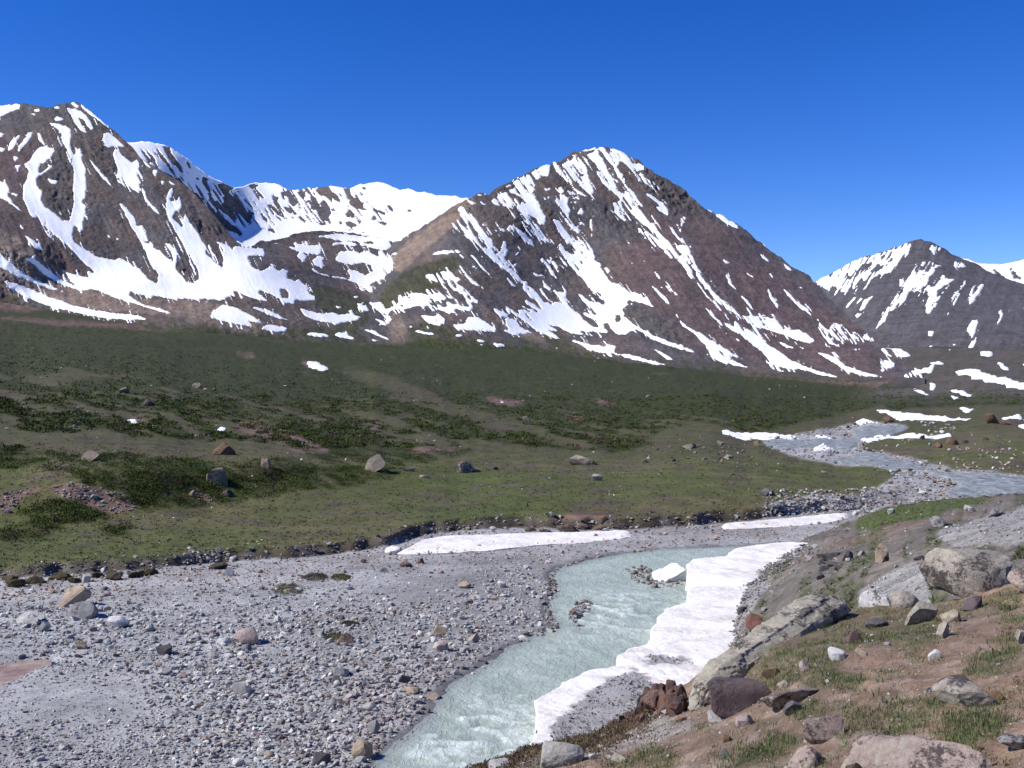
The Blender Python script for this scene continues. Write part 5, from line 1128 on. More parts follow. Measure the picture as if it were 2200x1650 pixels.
    place_rock(Fo, 'rock', lab, 'rock', u, v, w, h, c, mt, 600 + i, group='rocks on the soil slope', **kw)

# broken red rock beside the gritty snow bank: a crag of many blocks, and a smaller one below it
rs = np.random.default_rng(77)
for cu, cv, cw, ch, nb_, lab in ((1432, 1532, 96, 84, 26, 'broken dark red crag between the snow bank and the long slab'), (1358, 1552, 50, 34, 9, 'small broken red crag left of the larger one above the dirty snow')):
    P = surf_fore(np.array([float(cu)]), np.array([float(cv)]))[0]
    cr = bpy.data.objects.new('rock_outcrop', None); col.objects.link(cr); cr.location = P; tag(cr, lab, 'outcrop')
    for i in range(nb_):
        a_ = rs.uniform(-0.5, 0.5); lv = rs.uniform(0, 1); hgt = ch * (1 - 1.5 * abs(a_ - 0.12)) * lv * 0.40
        q = place_rock(Fo, 'rock_block', None, None, cu + a_ * cw * 1.0, cv - 0.10 * ch * rs.random(), cw * rs.uniform(0.28, 0.52), ch * rs.uniform(0.22, 0.42), np.array((0.135, 0.080, 0.064)) * rs.uniform(0.7, 1.25), 'rust', 760 + i, level=3, cuts=9, rough=0.22, depth=0.9, yaw=rs.uniform(0, 3), bury=0.8)
        q.parent = cr; q.location = Vector(q.location) - Vector(P) + Vector((0, 0.10 * lv, max(0, hgt) * P[1] / F))
# long tilted slab: lofted along its axis from the low left tip to the rounded upper end
def long_slab():
    A = surf_fore(np.array([1494.]), np.array([1524.]))[0]; B = surf_fore(np.array([1806.]), np.array([1322.]))[0]
    ax = B - A; L = np.linalg.norm(ax); ax /= L
    side = np.cross(ax, (0, 0, 1)); side /= np.linalg.norm(side); up = np.cross(side, ax)
    n, m = 110, 48; t = np.linspace(0, 1, n); k = 1 / F * (A[1] + B[1]) / 2
    hh = np.interp(t, [0, .04, .12, .3, .6, .85, .95, 1], [.14, .30, .36, .36, .36, .40, .34, .12]) * 0.74
    ww = np.interp(t, [0, .05, .2, .5, .8, .95, 1], [.07, .11, .16, .21, .22, .19, .10])
    rise = np.interp(t, [0, .06, .15, .4, .75, 1], [-.02, .02, .06, .07, .07, .03])
    V = []
    corner = np.array([(-1.0, 0.30), (-0.80, 0.92), (0.25, 1.0), (0.80, 0.55), (1.0, -0.05), (0.55, -0.55), (-0.7, -0.6), (-1.0, -0.2)])
    cl_ = np.r_[corner, corner[:1]]; Lc = np.r_[0, np.cumsum(np.linalg.norm(np.diff(cl_, axis=0), axis=1))]; tc = np.linspace(0, Lc[-1], m, endpoint=False)
    px_, pz_ = np.interp(tc, Lc, cl_[:, 0]), np.interp(tc, Lc, cl_[:, 1])
    for i in range(n):
        tw = 0.10 * math.sin(5.1 * t[i] + 0.6)
        x = (px_ + tw * pz_) * ww[i]; z = (pz_ * 0.5 + 0.30) * hh[i] + rise[i]
        V.append(A + ax * (t[i] * L) + side[None] * x[:, None] + up[None] * z[:, None])
    V = np.array(V); q = V.reshape(-1, 3)
    nz = fbm(q[:, 0] * 2.2, q[:, 1] * 2.2, q[:, 2] * 2.2, oct=5, seed=5, gain=0.7) * 0.04
    c_ = V.mean(1, keepdims=True); d = V - c_; d /= np.linalg.norm(d, axis=2, keepdims=True) + 1e-9
    lay = 0.018 * np.sign(np.sin((q @ up) * 60 + 4 * nz / 0.04)) * 0.5
    V = V + d * (nz + 0.6 * lay).reshape(n, m)[..., None]
    idx = np.arange(n * m).reshape(n, m); nx = np.roll(idx, -1, 1)
    Fc = np.stack([idx[:-1], nx[:-1], nx[1:], idx[1:]], -1).reshape(-1, 4)
    caps = np.array([[n * m, idx[0, (j + 1) % m], idx[0, j], idx[0, j]] for j in range(m)] + [[n * m + 1, idx[-1, j], idx[-1, (j + 1) % m], idx[-1, (j + 1) % m]] for j in range(m)])
    VV = np.concatenate([V.reshape(-1, 3), V[0].mean(0)[None] - 0.03 * ax, V[-1].mean(0)[None] + 0.03 * ax])
    tri = np.concatenate([Fc[:, :3], Fc[:, [0, 2, 3]], caps[:, :3]])
    base = A.copy()
    o = obj('rock', new_mesh('rock', VV - base, tri, smooth=False), M['lichen'], loc=base); mat_col(o, (0.37, 0.33, 0.26))
    tag(o, 'long lichen crusted rock slab slanting up along the slope crest', 'rock', 'rocks on the soil slope')
long_slab()

# turf clods slumped along the meadow bank
ORD = 'first second third fourth fifth sixth seventh eighth ninth tenth'.split()
clods = sorted([(35,1266,46,22),(75,1258,40,18),(130,1250,44,20),(160,1256,30,14),(245,1250,38,20),(290,1246,34,16),(318,1240,40,16),(20,1250,34,14),(205,1246,30,14),(470,1228,36,14),(1172,1150,30,14),(1218,1146,44,20),(1252,1140,34,14),(1290,1142,30,14),(1330,1140,34,14),(1140,1145,26,12)])
for i, (u, v, w, h) in enumerate(clods):
    lb = ORD[i] + ' dark turf clod from the left along the left meadow bank' if u < 600 else ORD[i - 10] + ' brown turf clod from the left behind the far snow strip'
    place_rock(G, 'turf_clod', lb, 'turf', u, v, w * 1.1, h * 0.8, (0.070, 0.056, 0.028) if u < 600 else (0.13, 0.095, 0.07), 'boulder', 720 + i, level=4, cuts=4, rough=0.55, group='turf clods at the left bank' if u < 600 else 'turf clods at the far bank', smooth=True)

# ------------------------------------------------------------------ counted stones of the gravel bar (the 300 that show largest) and the gravel itself
def in_gravel(u, v):
    P = surf_valley(u, v); return (v > ed(u) + 4) & (P[:, 2] > -0.06) & (seg_dist(RIVW, P[:, 0], P[:, 1]) > 0.15) & ~pip(RIVW, P[:, 0], P[:, 1])
COARSE = blur(raster([P2(560,1300, 700,1290, 1180,1240, 1180,1360, 960,1480, 800,1660, 380,1660, 420,1500, 300,1420, 0,1380, 0,1290, 200,1290, 400,1320), P2(-300,1280,60,1290,60,1400,-300,1420)]), 40)
SAND = blur(raster([P2(-300,1480, 120,1450, 300,1470, 330,1530, 200,1560, 0,1560, -300,1560), P2(-200,1380,60,1390,60,1430,-200,1440), P2(740,1230,1000,1225,1050,1260,900,1290,780,1280), P2(560,1400,760,1380,720,1410,580,1420)]), 20)
pal = 1.02 * np.array([1, 1, 0.96]) * np.array([(0.33, 0.33, 0.33), (0.43, 0.425, 0.415), (0.29, 0.235, 0.215), (0.105, 0.095, 0.10), (0.52, 0.50, 0.48), (0.35, 0.29, 0.23), (0.20, 0.19, 0.195), (0.22, 0.15, 0.135)])
pal_n = ['grey', 'light grey', 'pinkish brown', 'black', 'whitish', 'tan', 'dark grey', 'purple brown']
stone_meshes = []
for k in range(16):
    V, Fc = rock_shape(900 + k, 2, 7 if k % 2 else 4, 0.10)
    stone_meshes.append(new_mesh('river_stone', V * 0.5, Fc, smooth=False)); stone_meshes[-1].materials.append(M['cobble'])
cnt = 0; used = {}
MARKS = [(166,1290,'the largest tan boulder'),(182,1320,'the wedge boulder'),(531,1375,'the red topped boulder'),(60,1335,'the pale low boulder'),(253,1345,'the whitish slab'),(354,1405,'the dark slate boulder'),(352,1450,'the boxy pale stone'),(491,1236,'the boxy stone under the bank'),(520,1490,'the long flat slab'),(779,1612,'the tan water edge boulder'),(690,1636,'the black bottom boulder'),(734,1450,'the pale wedge stone'),(946,1360,'the tan gravel point boulder'),(1018,1375,'the pink angular stone'),(998,1262,'the upper tan flat stone'),(872,1216,'the brick red stone'),(803,1562,'the pointed grey boulder'),(745,1380,'the brown ridged stone'),(870,1463,'the dark shore boulder'),(1078,1260,'the white round stone'),(596,1335,'the bright white block'),(620,1275,'the largest plant cushion'),(700,1248,'the purple cushion'),(30,1450,'the brown puddle'),(180,1560,'the grey sand'),(420,1620,'the bottom gravel'),(900,1530,'the river rapids'),(640,1540,'the middle gravel')]
MARKS_F = [(1660,1400,'the long slab'),(2080,1240,'the large lichen boulder'),(1584,1490,'the rusty boulder'),(1432,1490,'the dark red rock'),(2080,1500,'the wide flat rock'),(1995,1640,'the biggest bottom rock'),(1768,1575,'the split brown rock'),(1700,1500,'the long low rock'),(2007,1392,'the round white cobble'),(1802,1405,'the largest white cobble'),(1208,1630,'the pale rock plate'),(1733,1625,'the rosy rock')]
def where_label(colour, u, v, w, med, what, marks):
    m = sorted(marks, key=lambda q: (q[0] - u) ** 2 + 2 * (q[1] - v) ** 2)
    size = 'large' if w > med * 1.25 else 'small' if w < med * 0.82 else 'medium'
    for q in m[:3]:
        dx, dy = u - q[0], v - q[1]
        d = ('left of' if dx < 0 else 'right of') if abs(dx) > 1.3 * abs(dy) else ('above' if dy < 0 else 'below')
        near = 'just ' if math.hypot(dx, dy) < 55 else 'well ' if math.hypot(dx, dy) > 130 else ''
        for lab in ('%s %s %s %s%s %s' % (size, colour, what, near, d, q[2]),):
            if lab not in used: used[lab] = 1; return lab
    lab = '%s %s %s %s and %s' % (size, colour, what, ('between ' + m[0][2]), m[1][2])
    used[lab] = 1; return lab
while cnt < 300:
    u, v = rng.uniform(-20, 1230), rng.uniform(1225, 1660)
    if not in_gravel(np.array([u]), np.array([v]))[0]: continue
    cz = float(samp(COARSE, np.array([u]), np.array([v]))[0]); sz = float(samp(SAND, np.array([u]), np.array([v]))[0])
    if rng.random() > 0.15 + 0.85 * cz or rng.random() < 0.8 * sz: continue
    w = float(np.clip(np.exp(rng.normal(2.85, 0.24)), 13, 34)) * (0.72 + 0.28 * (v - 1200) / 450)
    P = surf_valley(np.array([u]), np.array([v]))[0]; k = P[1] / F; ci = int(rng.choice(8, p=[.27, .25, .1, .06, .14, .06, .08, .04]))
    o = bpy.data.objects.new('river_stone', stone_meshes[int(rng.integers(16))]); col.objects.link(o)
    hz = rng.uniform(0.42, 0.75) * w * k
    o.location = (P[0], P[1], P[2] + hz * 0.28); o.scale = (w * k, w * k * rng.uniform(0.6, 0.95), hz); o.rotation_euler = (rng.normal(0, .15), rng.normal(0, .15), rng.uniform(0, 6.28))
    mat_col(o, pal[ci] * rng.uniform(0.85, 1.15)); tag(o, where_label(pal_n[ci], u, v, w, 17, 'stone', MARKS), 'stone', 'loose stones of the gravel bar'); cnt += 1

# batches of many small stones, joined
VAR = []
for k in range(24):
    V, Fc = rock_shape(1500 + k, 1, 4, 0.14, hard=1.0); VAR.append(V * 0.5)
VAR = np.array(VAR); F20 = ico(1)[1]
def stone_batch(P, w, cols, flat=(0.4, 0.8), sink=0.2):
    n = len(P); r = rng
    V = VAR[r.integers(0, len(VAR), n)].copy()
    V *= np.stack([w, w * r.uniform(0.55, 0.95, n), w * r.uniform(flat[0], flat[1], n)], -1)[:, None]
    a = r.uniform(0, 6.283, n); b = r.normal(0, 0.25, n)
    x, y, z = V[..., 0], V[..., 1], V[..., 2]
    x, z = x * np.cos(b)[:, None] - z * np.sin(b)[:, None], x * np.sin(b)[:, None] + z * np.cos(b)[:, None]
    x, y = x * np.cos(a)[:, None] - y * np.sin(a)[:, None], x * np.sin(a)[:, None] + y * np.cos(a)[:, None]
    V = np.stack([x, y, z], -1) + P[:, None]; V[..., 2] += (w * sink)[:, None]
    Fc = (F20[None] + (np.arange(n) * VAR.shape[1])[:, None, None]).reshape(-1, 3)
    return V.reshape(-1, 3), Fc, np.repeat(cols, VAR.shape[1], 0)
def stuff_stones(name, label, cat, P, w, cols, parent=None, **kw):
    V, Fc, C = stone_batch(P, w, cols, **kw)
    o = obj(name, new_mesh(name, V, Fc, C, smooth=False), M['stones'], parent)
    return tag(o, label, cat, kind='stuff')
def pick_cols(n, p=None, jit=0.18):
    i = rng.choice(8, n, p=p); return np.clip(pal[i] * (1 + jit * rng.normal(size=(n, 1))), 0.03, 0.7)

n = 62000
n = 64000; u = rng.uniform(-220, 1850, n); v = rng.uniform(1105, 1720, n); k = (u < 1330) | (v < 1185); u, v = u[k], v[k]
k = in_gravel(u, v); u, v = u[k], v[k]
cz = samp(COARSE, u, v); sz = samp(SAND, u, v); cl_ = fbm(u / 40, v / 22, oct=3, seed=131)
w = np.exp(rng.normal(1.42, 0.50, len(u)) + 0.42 * cz - 0.40 * sz + 0.25 * cl_) * (0.62 + 0.45 * (v - 1150) / 480)
k = rng.random(len(u)) > 0.45 * sz; u, v, w, cz, cl_ = u[k], v[k], w[k], cz[k], cl_[k]
P = surf_valley(u, v); wm = np.clip(w, 2.0, 17) * P[:, 1] / F
cols = pick_cols(len(u), p=[.36, .30, .08, .03, .09, .03, .09, .02])
pb = np.clip(sstep(500, 900, u) * sstep(1350, 1500, v) + 0.5 * cl_, 0, 1)[:, None]; cols = cols * (1 - pb * np.array([0.20, 0.27, 0.28]))
nearb = sstep(-40, 10, ed(u) + 46 - v)[:, None]; cols = cols * (1 - nearb * np.array([0.05, 0.25, 0.38]))
stuff_stones('gravel', 'grey gravel of the river bar', 'gravel', P, wm, cols)

# stones in the shallows and on the small bars
n = 5000; u = rng.uniform(1150, 1500, n); v = rng.uniform(1200, 1370, n); P = surf_valley(u, v); k = (P[:, 2] > -0.17) & pip(RIVW, P[:, 0], P[:, 1])
uu_, vv_ = u[k], v[k]; P = P[k]
n = 2600; u2 = rng.uniform(760, 1450, n); v2 = rng.uniform(1180, 1660, n); P2_ = surf_valley(u2, v2); sd2 = river_sd(P2_[:, 0], P2_[:, 1]); k2 = (sd2 < 0.1) & (sd2 > -0.9) & (rng.random(n) < 0.8)
P = np.concatenate([P, P2_[k2]]); w = np.exp(rng.normal(1.9, 0.35, len(P))) * P[:, 1] / F
stuff_stones('shoal_stones', 'dark wet stones of the river shoals', 'stones', P, w, pick_cols(len(P), p=[.2, .1, .15, .2, .05, .1, .12, .08]) * 0.8)

# stones scattered over the meadow, the banks and the upper valley
def scatter_valley(n, box, wpx, dens, p=None, mul=1.0):
    u = rng.uniform(box[0], box[1], n); v = rng.uniform(box[2], box[3], n)
    k = rng.random(n) < dens(u, v); u, v = u[k], v[k]; P = surf_valley(u, v)
    w = np.exp(rng.normal(math.log(wpx), 0.42, len(u))) * P[:, 1] / F
    return P, w, pick_cols(len(u), p) * mul
parts = [
 scatter_valley(9000, (-150, 1900, 1090, 1262), 4.6, lambda a, b: 0.55 * sstep(34, 10, np.abs(b - ed(a) + 8)), [.2, .2, .16, .06, .05, .2, .08, .05], 0.75),
 scatter_valley(9000, (1500, 2400, 880, 1110), 5, lambda a, b: 0.9 * sstep(0.3, 0.7, samp(GRAVEL2, a, b)) * (samp(UPM, a, b) < 0.4), None, 0.8),
 scatter_valley(5000, (1840, 2400, 905, 1030), 4.5, lambda a, b: 0.5 * sstep(0.0, 0.5, fbm(a / 40, b / 12, oct=3, seed=133)), [.1, .1, .25, .05, .15, .2, .05, .1]),
 scatter_valley(5000, (-100, 1700, 960, 1210), 3.2, lambda a, b: 0.35 * sstep(0.1, 0.5, fbm(a / 60, b / 18, oct=3, seed=134)), [.2, .25, .15, .03, .2, .12, .03, .02]),
 scatter_valley(5000, (-100, 1900, 760, 960), 3.0, lambda a, b: 0.25 * sstep(0.1, 0.5, fbm(a / 70, b / 16, oct=3, seed=135)), [.25, .25, .15, .03, .15, .12, .03, .02]),
 scatter_valley(1600, (0, 330, 1040, 1120), 5, lambda a, b: sstep(0.3, 0.6, samp(SOIL, a, b)) * 0.6, [.1, .1, .4, .02, .05, .25, .02, .06], 0.65),
 scatter_valley(500, (390, 500, 1030, 1080), 5, lambda a, b: sstep(0.3, 0.6, samp(SOIL, a, b)), [.1, .1, .4, .02, .05, .25, .02, .06], 0.65),
 scatter_valley(400, (1380, 1660, 935, 1000), 5, lambda a, b: 0.3 + 0 * a, [.2, .1, .25, .1, .02, .18, .1, .05], 0.6),
 scatter_valley(900, (1640, 1880, 1050, 1110), 5, lambda a, b: 0.75 + 0 * a, [.2, .2, .2, .05, .12, .13, .05, .05], 0.75),
 scatter_valley(160, (60, 200, 880, 930), 4, lambda a, b: 0.4 + 0 * a, None, 0.55), scatter_valley(160, (400, 500, 1175, 1210), 6, lambda a, b: 0.7 + 0 * a),
]
stuff_stones('scattered_stones', 'small stones scattered over the meadow, banks and upper valley', 'stones', np.concatenate([a[0] for a in parts]), np.concatenate([a[1] for a in parts]), np.concatenate([a[2] for a in parts]))

# scree and stones on the right hillside
n = 15000; u = rng.uniform(1530, 2350, n); v = rng.uniform(1070, 1480, n); k = (v > interp(SKYB, u) + 3); u, v = u[k], v[k]
d = 0.10 + 0.8 * sstep(0.3, 0.7, samp(HSCREE, u, v)) + 0.25 * sstep(0.1, 0.5, fbm(u / 30, v / 25, oct=3, seed=137)); d *= 1 - 0.75 * samp(HGRASS, u, v); k = rng.random(len(u)) < d; u, v = u[k], v[k]
P = surf_hill(u, v); w = np.exp(rng.normal(1.15, 0.5, len(u))) * P[:, 1] / F
stuff_stones('scree', 'loose scree on the right hillside', 'scree', P, w, pick_cols(len(u), [.28, .26, .14, .05, .08, .1, .07, .02]) * 0.85)
# dark rubble along the snow edge of the hillside
n = 2600; t_ = rng.random(n); fu = np.interp(t_, np.linspace(0, 1, 6), [1548, 1560, 1553, 1575, 1640, 1715]); fv = np.interp(t_, np.linspace(0, 1, 6), [1400, 1350, 1300, 1252, 1210, 1170])
u = fu + rng.exponential(18, n) + 2; v = fv + rng.normal(0, 6, n) + 4; P = surf_hill(u, v); w = np.exp(rng.normal(1.5, 0.45, n)) * P[:, 1] / F
stuff_stones('rubble', 'dark rubble along the snow edge', 'rubble', P, w, pick_cols(n, [.3, .08, .08, .2, .02, .04, .24, .04]) * 0.8)
# grit and stones carried by the gritty snow bank
n = 6000; u = rng.uniform(1170, 1510, n); v = rng.uniform(1400, 1620, n); gz_ = np.maximum(samp(blur(raster(GRIT), 6), u, v), 0.8 * samp(blur(raster([P2(1372,1422, 1395,1405, 1440,1410, 1500,1420, 1490,1430, 1420,1426)]), 3), u, v))
k = (rng.random(n) < 0.8 * sstep(0.35, 0.7, gz_)); u, v = u[k], v[k]; zz = 0.645; Yg = (EYE - zz) * F / (v - VH); P = unproj(u, v, Yg); w = np.exp(rng.normal(1.0, 0.45, len(u))) * Yg / F
stuff_stones('grit', 'grey grit lying on the dirty snow bank', 'grit', P, w, pick_cols(len(u), [.35, .2, .08, .1, .02, .05, .18, .02]) * 0.7)
# pebbles on the soil slope
n = 33000; u = rng.uniform(1000, 2800, n); v = rng.uniform(1240, 1720, n); k = v > interp(SKYA, u) + 5; u, v = u[k], v[k]
d = 0.22 + 0.75 * samp(FGRAVEL, u, v) + 0.3 * sstep(0, 0.5, fbm(u / 50, v / 30, oct=3, seed=139)); k = rng.random(len(u)) < d; u, v = u[k], v[k]
P = surf_fore(u, v); w = np.exp(rng.normal(0.85, 0.5, len(u)) + 0.45 * samp(FGRAVEL, u, v)) * P[:, 1] / F
stuff_stones('pebbles', 'small pebbles strewn over the soil slope', 'pebbles', P, w, pick_cols(len(u), [.1, .15, .25, .03, .16, .22, .03, .06]) * 0.95)
# counted cobbles of the soil slope
for i in range(70):
    while True:
        u, v = rng.uniform(1150, 2200), rng.uniform(1330, 1650)
        if v > interp(SKYA, u) + 25: break
    P = surf_fore(np.array([u]), np.array([v]))[0]; k = P[1] / F; w = float(np.exp(rng.normal(2.3, 0.3))) * k; ci = int(rng.choice(8, p=[.08, .15, .27, .05, .2, .2, .02, .03]))
    o = bpy.data.objects.new('cobble', stone_meshes[int(rng.integers(16))]); col.objects.link(o); hz = w * rng.uniform(.5, .8)
    o.location = (P[0], P[1], P[2] + 0.25 * hz); o.scale = (w, w * rng.uniform(.6, .95), hz); o.rotation_euler = (rng.normal(0, .2), rng.normal(0, .2), rng.uniform(0, 6.28))
    mat_col(o, pal[ci]); tag(o, where_label(pal_n[ci], u, v, w / k, 10, 'cobble', MARKS_F), 'stone', 'cobbles on the soil slope')

# ------------------------------------------------------------------ plants
def leaf_clumps(P, r, hgt, leaves, cols, leaf=0.33, up=0.35):
    """low rounded clumps of small leaf faces"""
    n = len(P); L = leaves; d = rng.normal(size=(n, L, 3)); d[..., 2] = np.abs(d[..., 2]); d /= np.linalg.norm(d, axis=2, keepdims=True)
    rad = rng.uniform(0.55, 1.0, (n, L, 1)) * (1 + 0.25 * rng.normal(size=(n, L, 1)))
    c = P[:, None] + d * rad * np.stack([r, r, hgt], -1)[:, None]
    a = rng.normal(size=(n, L, 3)) + d * 0.6; a /= np.linalg.norm(a, axis=2, keepdims=True); b = rng.normal(size=(n, L, 3)); b -= (b * d).sum(2, keepdims=True) * d * 0.6; b /= np.linalg.norm(b, axis=2, keepdims=True)
    s = (leaf * np.sqrt(r * hgt))[:, None, None] * rng.uniform(0.6, 1.4, (n, L, 1))
    V = np.stack([c - a * s * 0.5 - b * s * 0.45, c + b * s * 0.5, c + a * s + np.array([0, 0, up]) * s], 2).reshape(-1, 3)
    C = np.repeat(cols[:, None] * (1 + 0.22 * rng.normal(size=(n, L, 1))), 3, 1).reshape(-1, 3)
    C = np.repeat((cols[:, None] * (1 + 0.22 * rng.normal(size=(n, L, 1)))).reshape(-1, 3), 3, 0)
    return V, np.arange(len(V)).reshape(-1, 3), np.clip(C, 0.004, 0.6)

def merge(parts):
    V, Fc, C, o = [], [], [], 0
    for a, b, c in parts: V.append(a); Fc.append(b + o); C.append(c); o += len(a)
    return np.concatenate(V), np.concatenate(Fc), np.concatenate(C)

# shrub mats of the far slope, nearer ones leafier
parts = []
for (n, v0, v1, leaves, rr, hh, lf) in ((17000, 935, 1165, 60, (0.35, 1.15), 0.50, 0.20), (30000, 850, 960, 16, (0.4, 1.1), 0.42, 0.48), (34000, 700, 860, 5, (0.5, 1.5), 0.28, 0.6)):
    u = rng.uniform(-200, 2350, n); v = rng.uniform(v0, v1, n); k = (v > interp(VTOP, u) + 4); u, v = u[k], v[k]
    Yq = depth_v(u, v); d, s = shrub_field(u, v, Yq); gap = fbm(u / 22, v / 9, oct=2, seed=142)
    k = (rng.random(len(u)) < s * np.clip(0.75 + 1.2 * gap, 0.1, 1)) & (samp(SNOW_S, u, v) < 0.05) & (v < ed(u) - 30) & (samp(UPM, u, v) < 0.1); u, v = u[k], v[k]
    P = surf_valley(u, v); r = rng.uniform(rr[0], rr[1], len(u)) * rng.uniform(0.6, 1.0, len(u)); nn = fbm(P[:, 0] / 9, P[:, 1] / 9, oct=3, seed=141)[:, None]
    cols = np.array((0.044, 0.063, 0.008)) * (1 + 0.45 * nn + 0.25 * rng.normal(size=(len(u), 1)))
    brown = rng.random((len(u), 1)) < np.clip(0.12 + 0.6 * nn, 0.03, 0.5); cols = np.where(brown, np.array((0.072, 0.052, 0.036)), cols)
    parts.append(leaf_clumps(P, r, r * hh * rng.uniform(0.6, 1.2, len(u)), leaves, cols, lf, 0.1))
V_, F_, C_ = merge(parts)
tag(obj('shrubs', new_mesh('shrubs', V_, F_, C_, smooth=False), M['leaf']), 'dark green low shrubs covering the slope', 'shrubs', kind='stuff')

# short meadow grass tufts
parts = []
for (n, v0, v1, hp, dens) in ((26000, 960, 1235, 0.10, 0.8), (6000, 900, 1030, 0.14, 0.5)):
    u = rng.uniform(-200, 2400, n); v = rng.uniform(v0, v1, n); k = (v < ed(u) - 22) & (samp(SOIL, u, v) < 0.3) & (samp(GRAVEL2, u, v) < 0.3) & (rng.random(n) < dens); u, v = u[k], v[k]
    P = surf_valley(u, v); r = rng.uniform(0.07, 0.26, len(u)); base = cover_valley(u, v, P); m_ = fbm(P[:, 0] / 6, P[:, 1] / 6, oct=3, seed=143)
    cols = base * (1.0 + 0.25 * rng.normal(size=(len(u), 1))); dk = (rng.random(len(u)) < 0.10 * sstep(0.0, 0.4, m_))[:, None]; cols = np.where(dk, np.array((0.072, 0.058, 0.036)), cols)
    parts.append(leaf_clumps(P, r, r * 0.35, 6, cols, 0.75, 0.35))
V_, F_, C_ = merge(parts)
tag(obj('meadow_grass', new_mesh('meadow_grass', V_, F_, C_, smooth=False), M['leaf']), 'short grass tufts of the meadow', 'grass', kind='stuff')

# cushion plants on the gravel
for nm, lab, uvw, c1, c2 in (
 ('cushion_plant', 'olive and purple plant cushion, largest on the gravel', (620, 1284, 74, 24), (0.105, 0.10, 0.035), (0.085, 0.058, 0.055)),
 ('cushion_plant', 'purple brown plant cushion above the largest cushion', (676, 1252, 56, 15), (0.070, 0.052, 0.048), (0.075, 0.075, 0.03)),
 ('cushion_plant', 'small green plant cushion right of the purple one', (734, 1252, 42, 14), (0.095, 0.10, 0.03), (0.09, 0.075, 0.035)),
 ('cushion_plant', 'tiny dark plant cushion in the central gravel', (750, 1352, 36, 8), (0.075, 0.060, 0.050), (0.085, 0.08, 0.035)),
 ('cushion_plant', 'faint green plant cushion by the brown ridged stone', (720, 1382, 44, 12), (0.13, 0.125, 0.06), (0.11, 0.10, 0.05))):
    n = 130; a = rng.uniform(0, 6.283, n); q = np.sqrt(rng.random(n)); u = uvw[0] + 0.5 * uvw[2] * q * np.cos(a); v = uvw[1] - 0.5 * uvw[3] + 0.5 * uvw[3] * q * np.sin(a)
    P = surf_valley(u, v); P[:, 2] += 0.10 * (1 - q ** 2); t_ = sstep(-0.3, 0.3, fbm(u / 20, v / 10, oct=2, seed=151))[:, None]
    V_, F_, C_ = leaf_clumps(P, np.full(n, 0.17), np.full(n, 0.10), 34, 1.25 * (np.array(c1) * (1 - t_) + np.array(c2) * t_), 0.26, 0.5)
    b = P.mean(0); tag(obj(nm, new_mesh(nm, V_ - b, F_, C_, smooth=False), M['leaf'], loc=b), lab, 'plant', 'cushion plants on the gravel')

# heathy fringe along the slope edge above the snow
n = 1800; t_ = rng.random(n); u = 1000 + 400 * t_ + rng.normal(0, 8, n); v = interp(SKYA, u) + rng.exponential(14, n) + 2; P = surf_fore(u, v)
V_, F_, C_ = leaf_clumps(P, rng.uniform(.03, .08, n), rng.uniform(.02, .05, n), 26, np.array((0.12, 0.078, 0.052)) * (1 + 0.3 * rng.normal(size=(n, 1))) + np.array((0, 0.03, 0)) * (rng.random((n, 1)) < 0.3), 0.24, 0.6)
tag(obj('heath', new_mesh('heath', V_, F_, C_, smooth=False), M['leaf']), 'brown heath fringe along the slope edge', 'heath', kind='stuff')

# hillside grass
n = 9000; u = rng.uniform(1560, 2350, n); v = rng.uniform(1070, 1400, n); k = v > interp(SKYB, u) + 3; u, v = u[k], v[k]
nS = fbm(u / 26 + v / 40, v / 55 - u / 120, oct=4, seed=78); k = rng.random(len(u)) < np.clip(0.75 * sstep(0.0, 0.3, nS) + samp(HGRASS, u, v), 0, 1) * sstep(0.35, 0.1, samp(HSCREE, u, v)); u, v = u[k], v[k]; P = surf_hill(u, v)
V_, F_, C_ = leaf_clumps(P, rng.uniform(.06, .16, len(u)), rng.uniform(.03, .07, len(u)), 9, cover_hill(u, v, P) * (1 + 0.25 * rng.normal(size=(len(u), 1))) * np.array((0.85, 1.0, 0.75)), 0.8, 0.5)
tag(obj('hillside_grass', new_mesh('hillside_grass', V_, F_, C_, smooth=False), M['leaf']), 'thin grass on the right hillside', 'grass', kind='stuff')

# grass tufts of the foreground: single bent blades
def blades(P, h, lean, wid, cols):
    n = len(P); a = rng.uniform(0, 6.283, n); d = np.stack([np.cos(a), np.sin(a), 0 * a], -1) * lean[:, None]; s = np.stack([-np.sin(a), np.cos(a), 0 * a], -1) * wid[:, None]
    s = s * 0.6 + np.array([1, 0.1, 0]) * wid[:, None] * 0.5
    m1 = P + d * 0.3 + np.array([0, 0, 1]) * (h * 0.55)[:, None]; tip = P + d + np.array([0, 0, 1]) * h[:, None]
    V = np.stack([P - s, P + s, m1 - s * 0.7, m1 + s * 0.7, tip], 1).reshape(-1, 3); b = (np.arange(n) * 5)[:, None]
    Fc = np.concatenate([b + np.array([0, 1, 3]), b + np.array([0, 3, 2]), b + np.array([2, 3, 4])]); return V, Fc, np.repeat(cols, 5, 0)
nt = 12500; u = rng.uniform(1120, 2800, nt); v = rng.uniform(1240, 1720, nt); k = v > interp(SKYA, u) + 10; u, v = u[k], v[k]
nf = fbm(u / 38, v / 24, oct=3, seed=161)
k = rng.random(len(u)) < np.clip(0.95 * sstep(0.3, 0.75, samp(FGREEN, u, v) + 0.25 * nf) + 0.7 * sstep(0.04, 0.34, nf), 0, 1); u, v = u[k], v[k]
C0 = surf_fore(u, v); nb = rng.integers(18, 46, len(u)); idx = np.repeat(np.arange(len(u)), nb); N = len(idx)
rad = rng.uniform(0.025, 0.06, len(u))[idx]; Pb_ = C0[idx] + np.stack([rng.normal(size=N) * rad, rng.normal(size=N) * rad, np.full(N, -0.008)], -1)
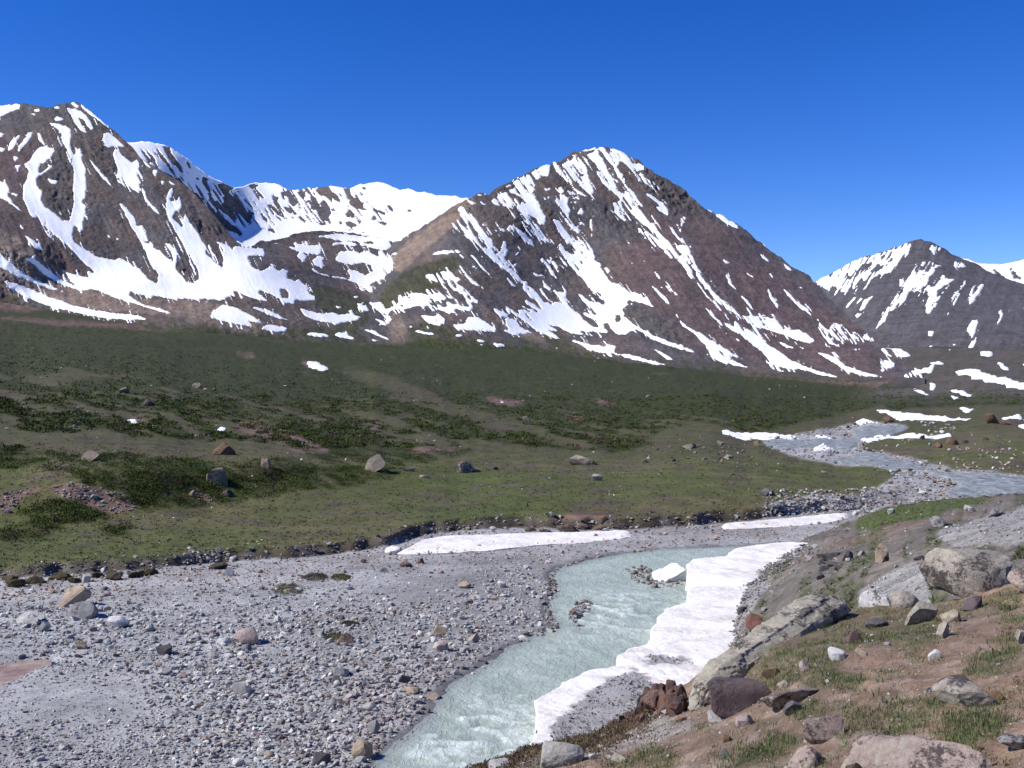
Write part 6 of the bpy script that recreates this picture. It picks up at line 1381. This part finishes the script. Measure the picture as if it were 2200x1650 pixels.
h = rng.uniform(0.012, 0.042, N) * rng.uniform(0.7, 1.25, len(u))[idx]
tint = rng.random(len(u)); cl0 = np.where((tint < 0.42)[:, None], np.array((0.130, 0.195, 0.085)), np.where((tint < 0.82)[:, None], np.array((0.155, 0.210, 0.065)), np.array((0.22, 0.19, 0.10))))
V_, F_, C_ = blades(Pb_, h, h * rng.uniform(0.2, 1.1, N), rng.uniform(0.0011, 0.0024, N), np.clip(cl0[idx] * (1 + 0.25 * rng.normal(size=(N, 1))), 0.02, 0.5))
tag(obj('grass_tufts', new_mesh('grass_tufts', V_, F_, C_, smooth=False), M['leaf']), 'grass tufts on the foreground soil slope', 'grass', kind='stuff')

# yellow flowers by the purple wedge stone
t = NT('petal_yellow'); M['petal'] = t.done((0.75, 0.55, 0.03), 0.6)
P0 = surf_fore(np.array([2172.]), np.array([1300.]))[0]
fl = bpy.data.objects.new('yellow_flower', None); col.objects.link(fl); fl.location = P0; tag(fl, 'small yellow flowers in a green tuft below the large lichen boulder', 'flower')
for i in range(6):
    dx, dy = rng.normal(0, 0.05), rng.normal(0, 0.03); hz = rng.uniform(0.05, 0.08)
    ring = [(dx + 0.011 * math.cos(a) * (1 if j % 2 else 0.55), dy + 0.011 * math.sin(a) * (1 if j % 2 else 0.55), hz + 0.004 * (j % 2)) for j, a in enumerate(np.linspace(0, 2 * math.pi, 10, endpoint=False))]
    Vf = np.array([(dx, dy, hz - 0.002)] + ring); Ff = np.array([(0, j, j % 10 + 1) for j in range(1, 11)])
    obj('blossom', new_mesh('blossom', Vf, Ff), M['petal'], fl)
Pn = np.tile(np.array([[0, 0, 0.0]]), (220, 1)) + rng.normal(size=(220, 3)) * np.array([0.07, 0.04, 0.003]); hq = rng.uniform(0.03, 0.08, 220)
V_, F_, C_ = blades(Pn, hq, hq * 0.5, rng.uniform(.0012, .0025, 220), np.clip(np.array((0.075, 0.105, 0.03)) * (1 + 0.25 * rng.normal(size=(220, 1))), 0.02, 0.4))
obj('leaves', new_mesh('leaves', V_, F_, C_, smooth=False), M['leaf'], fl)
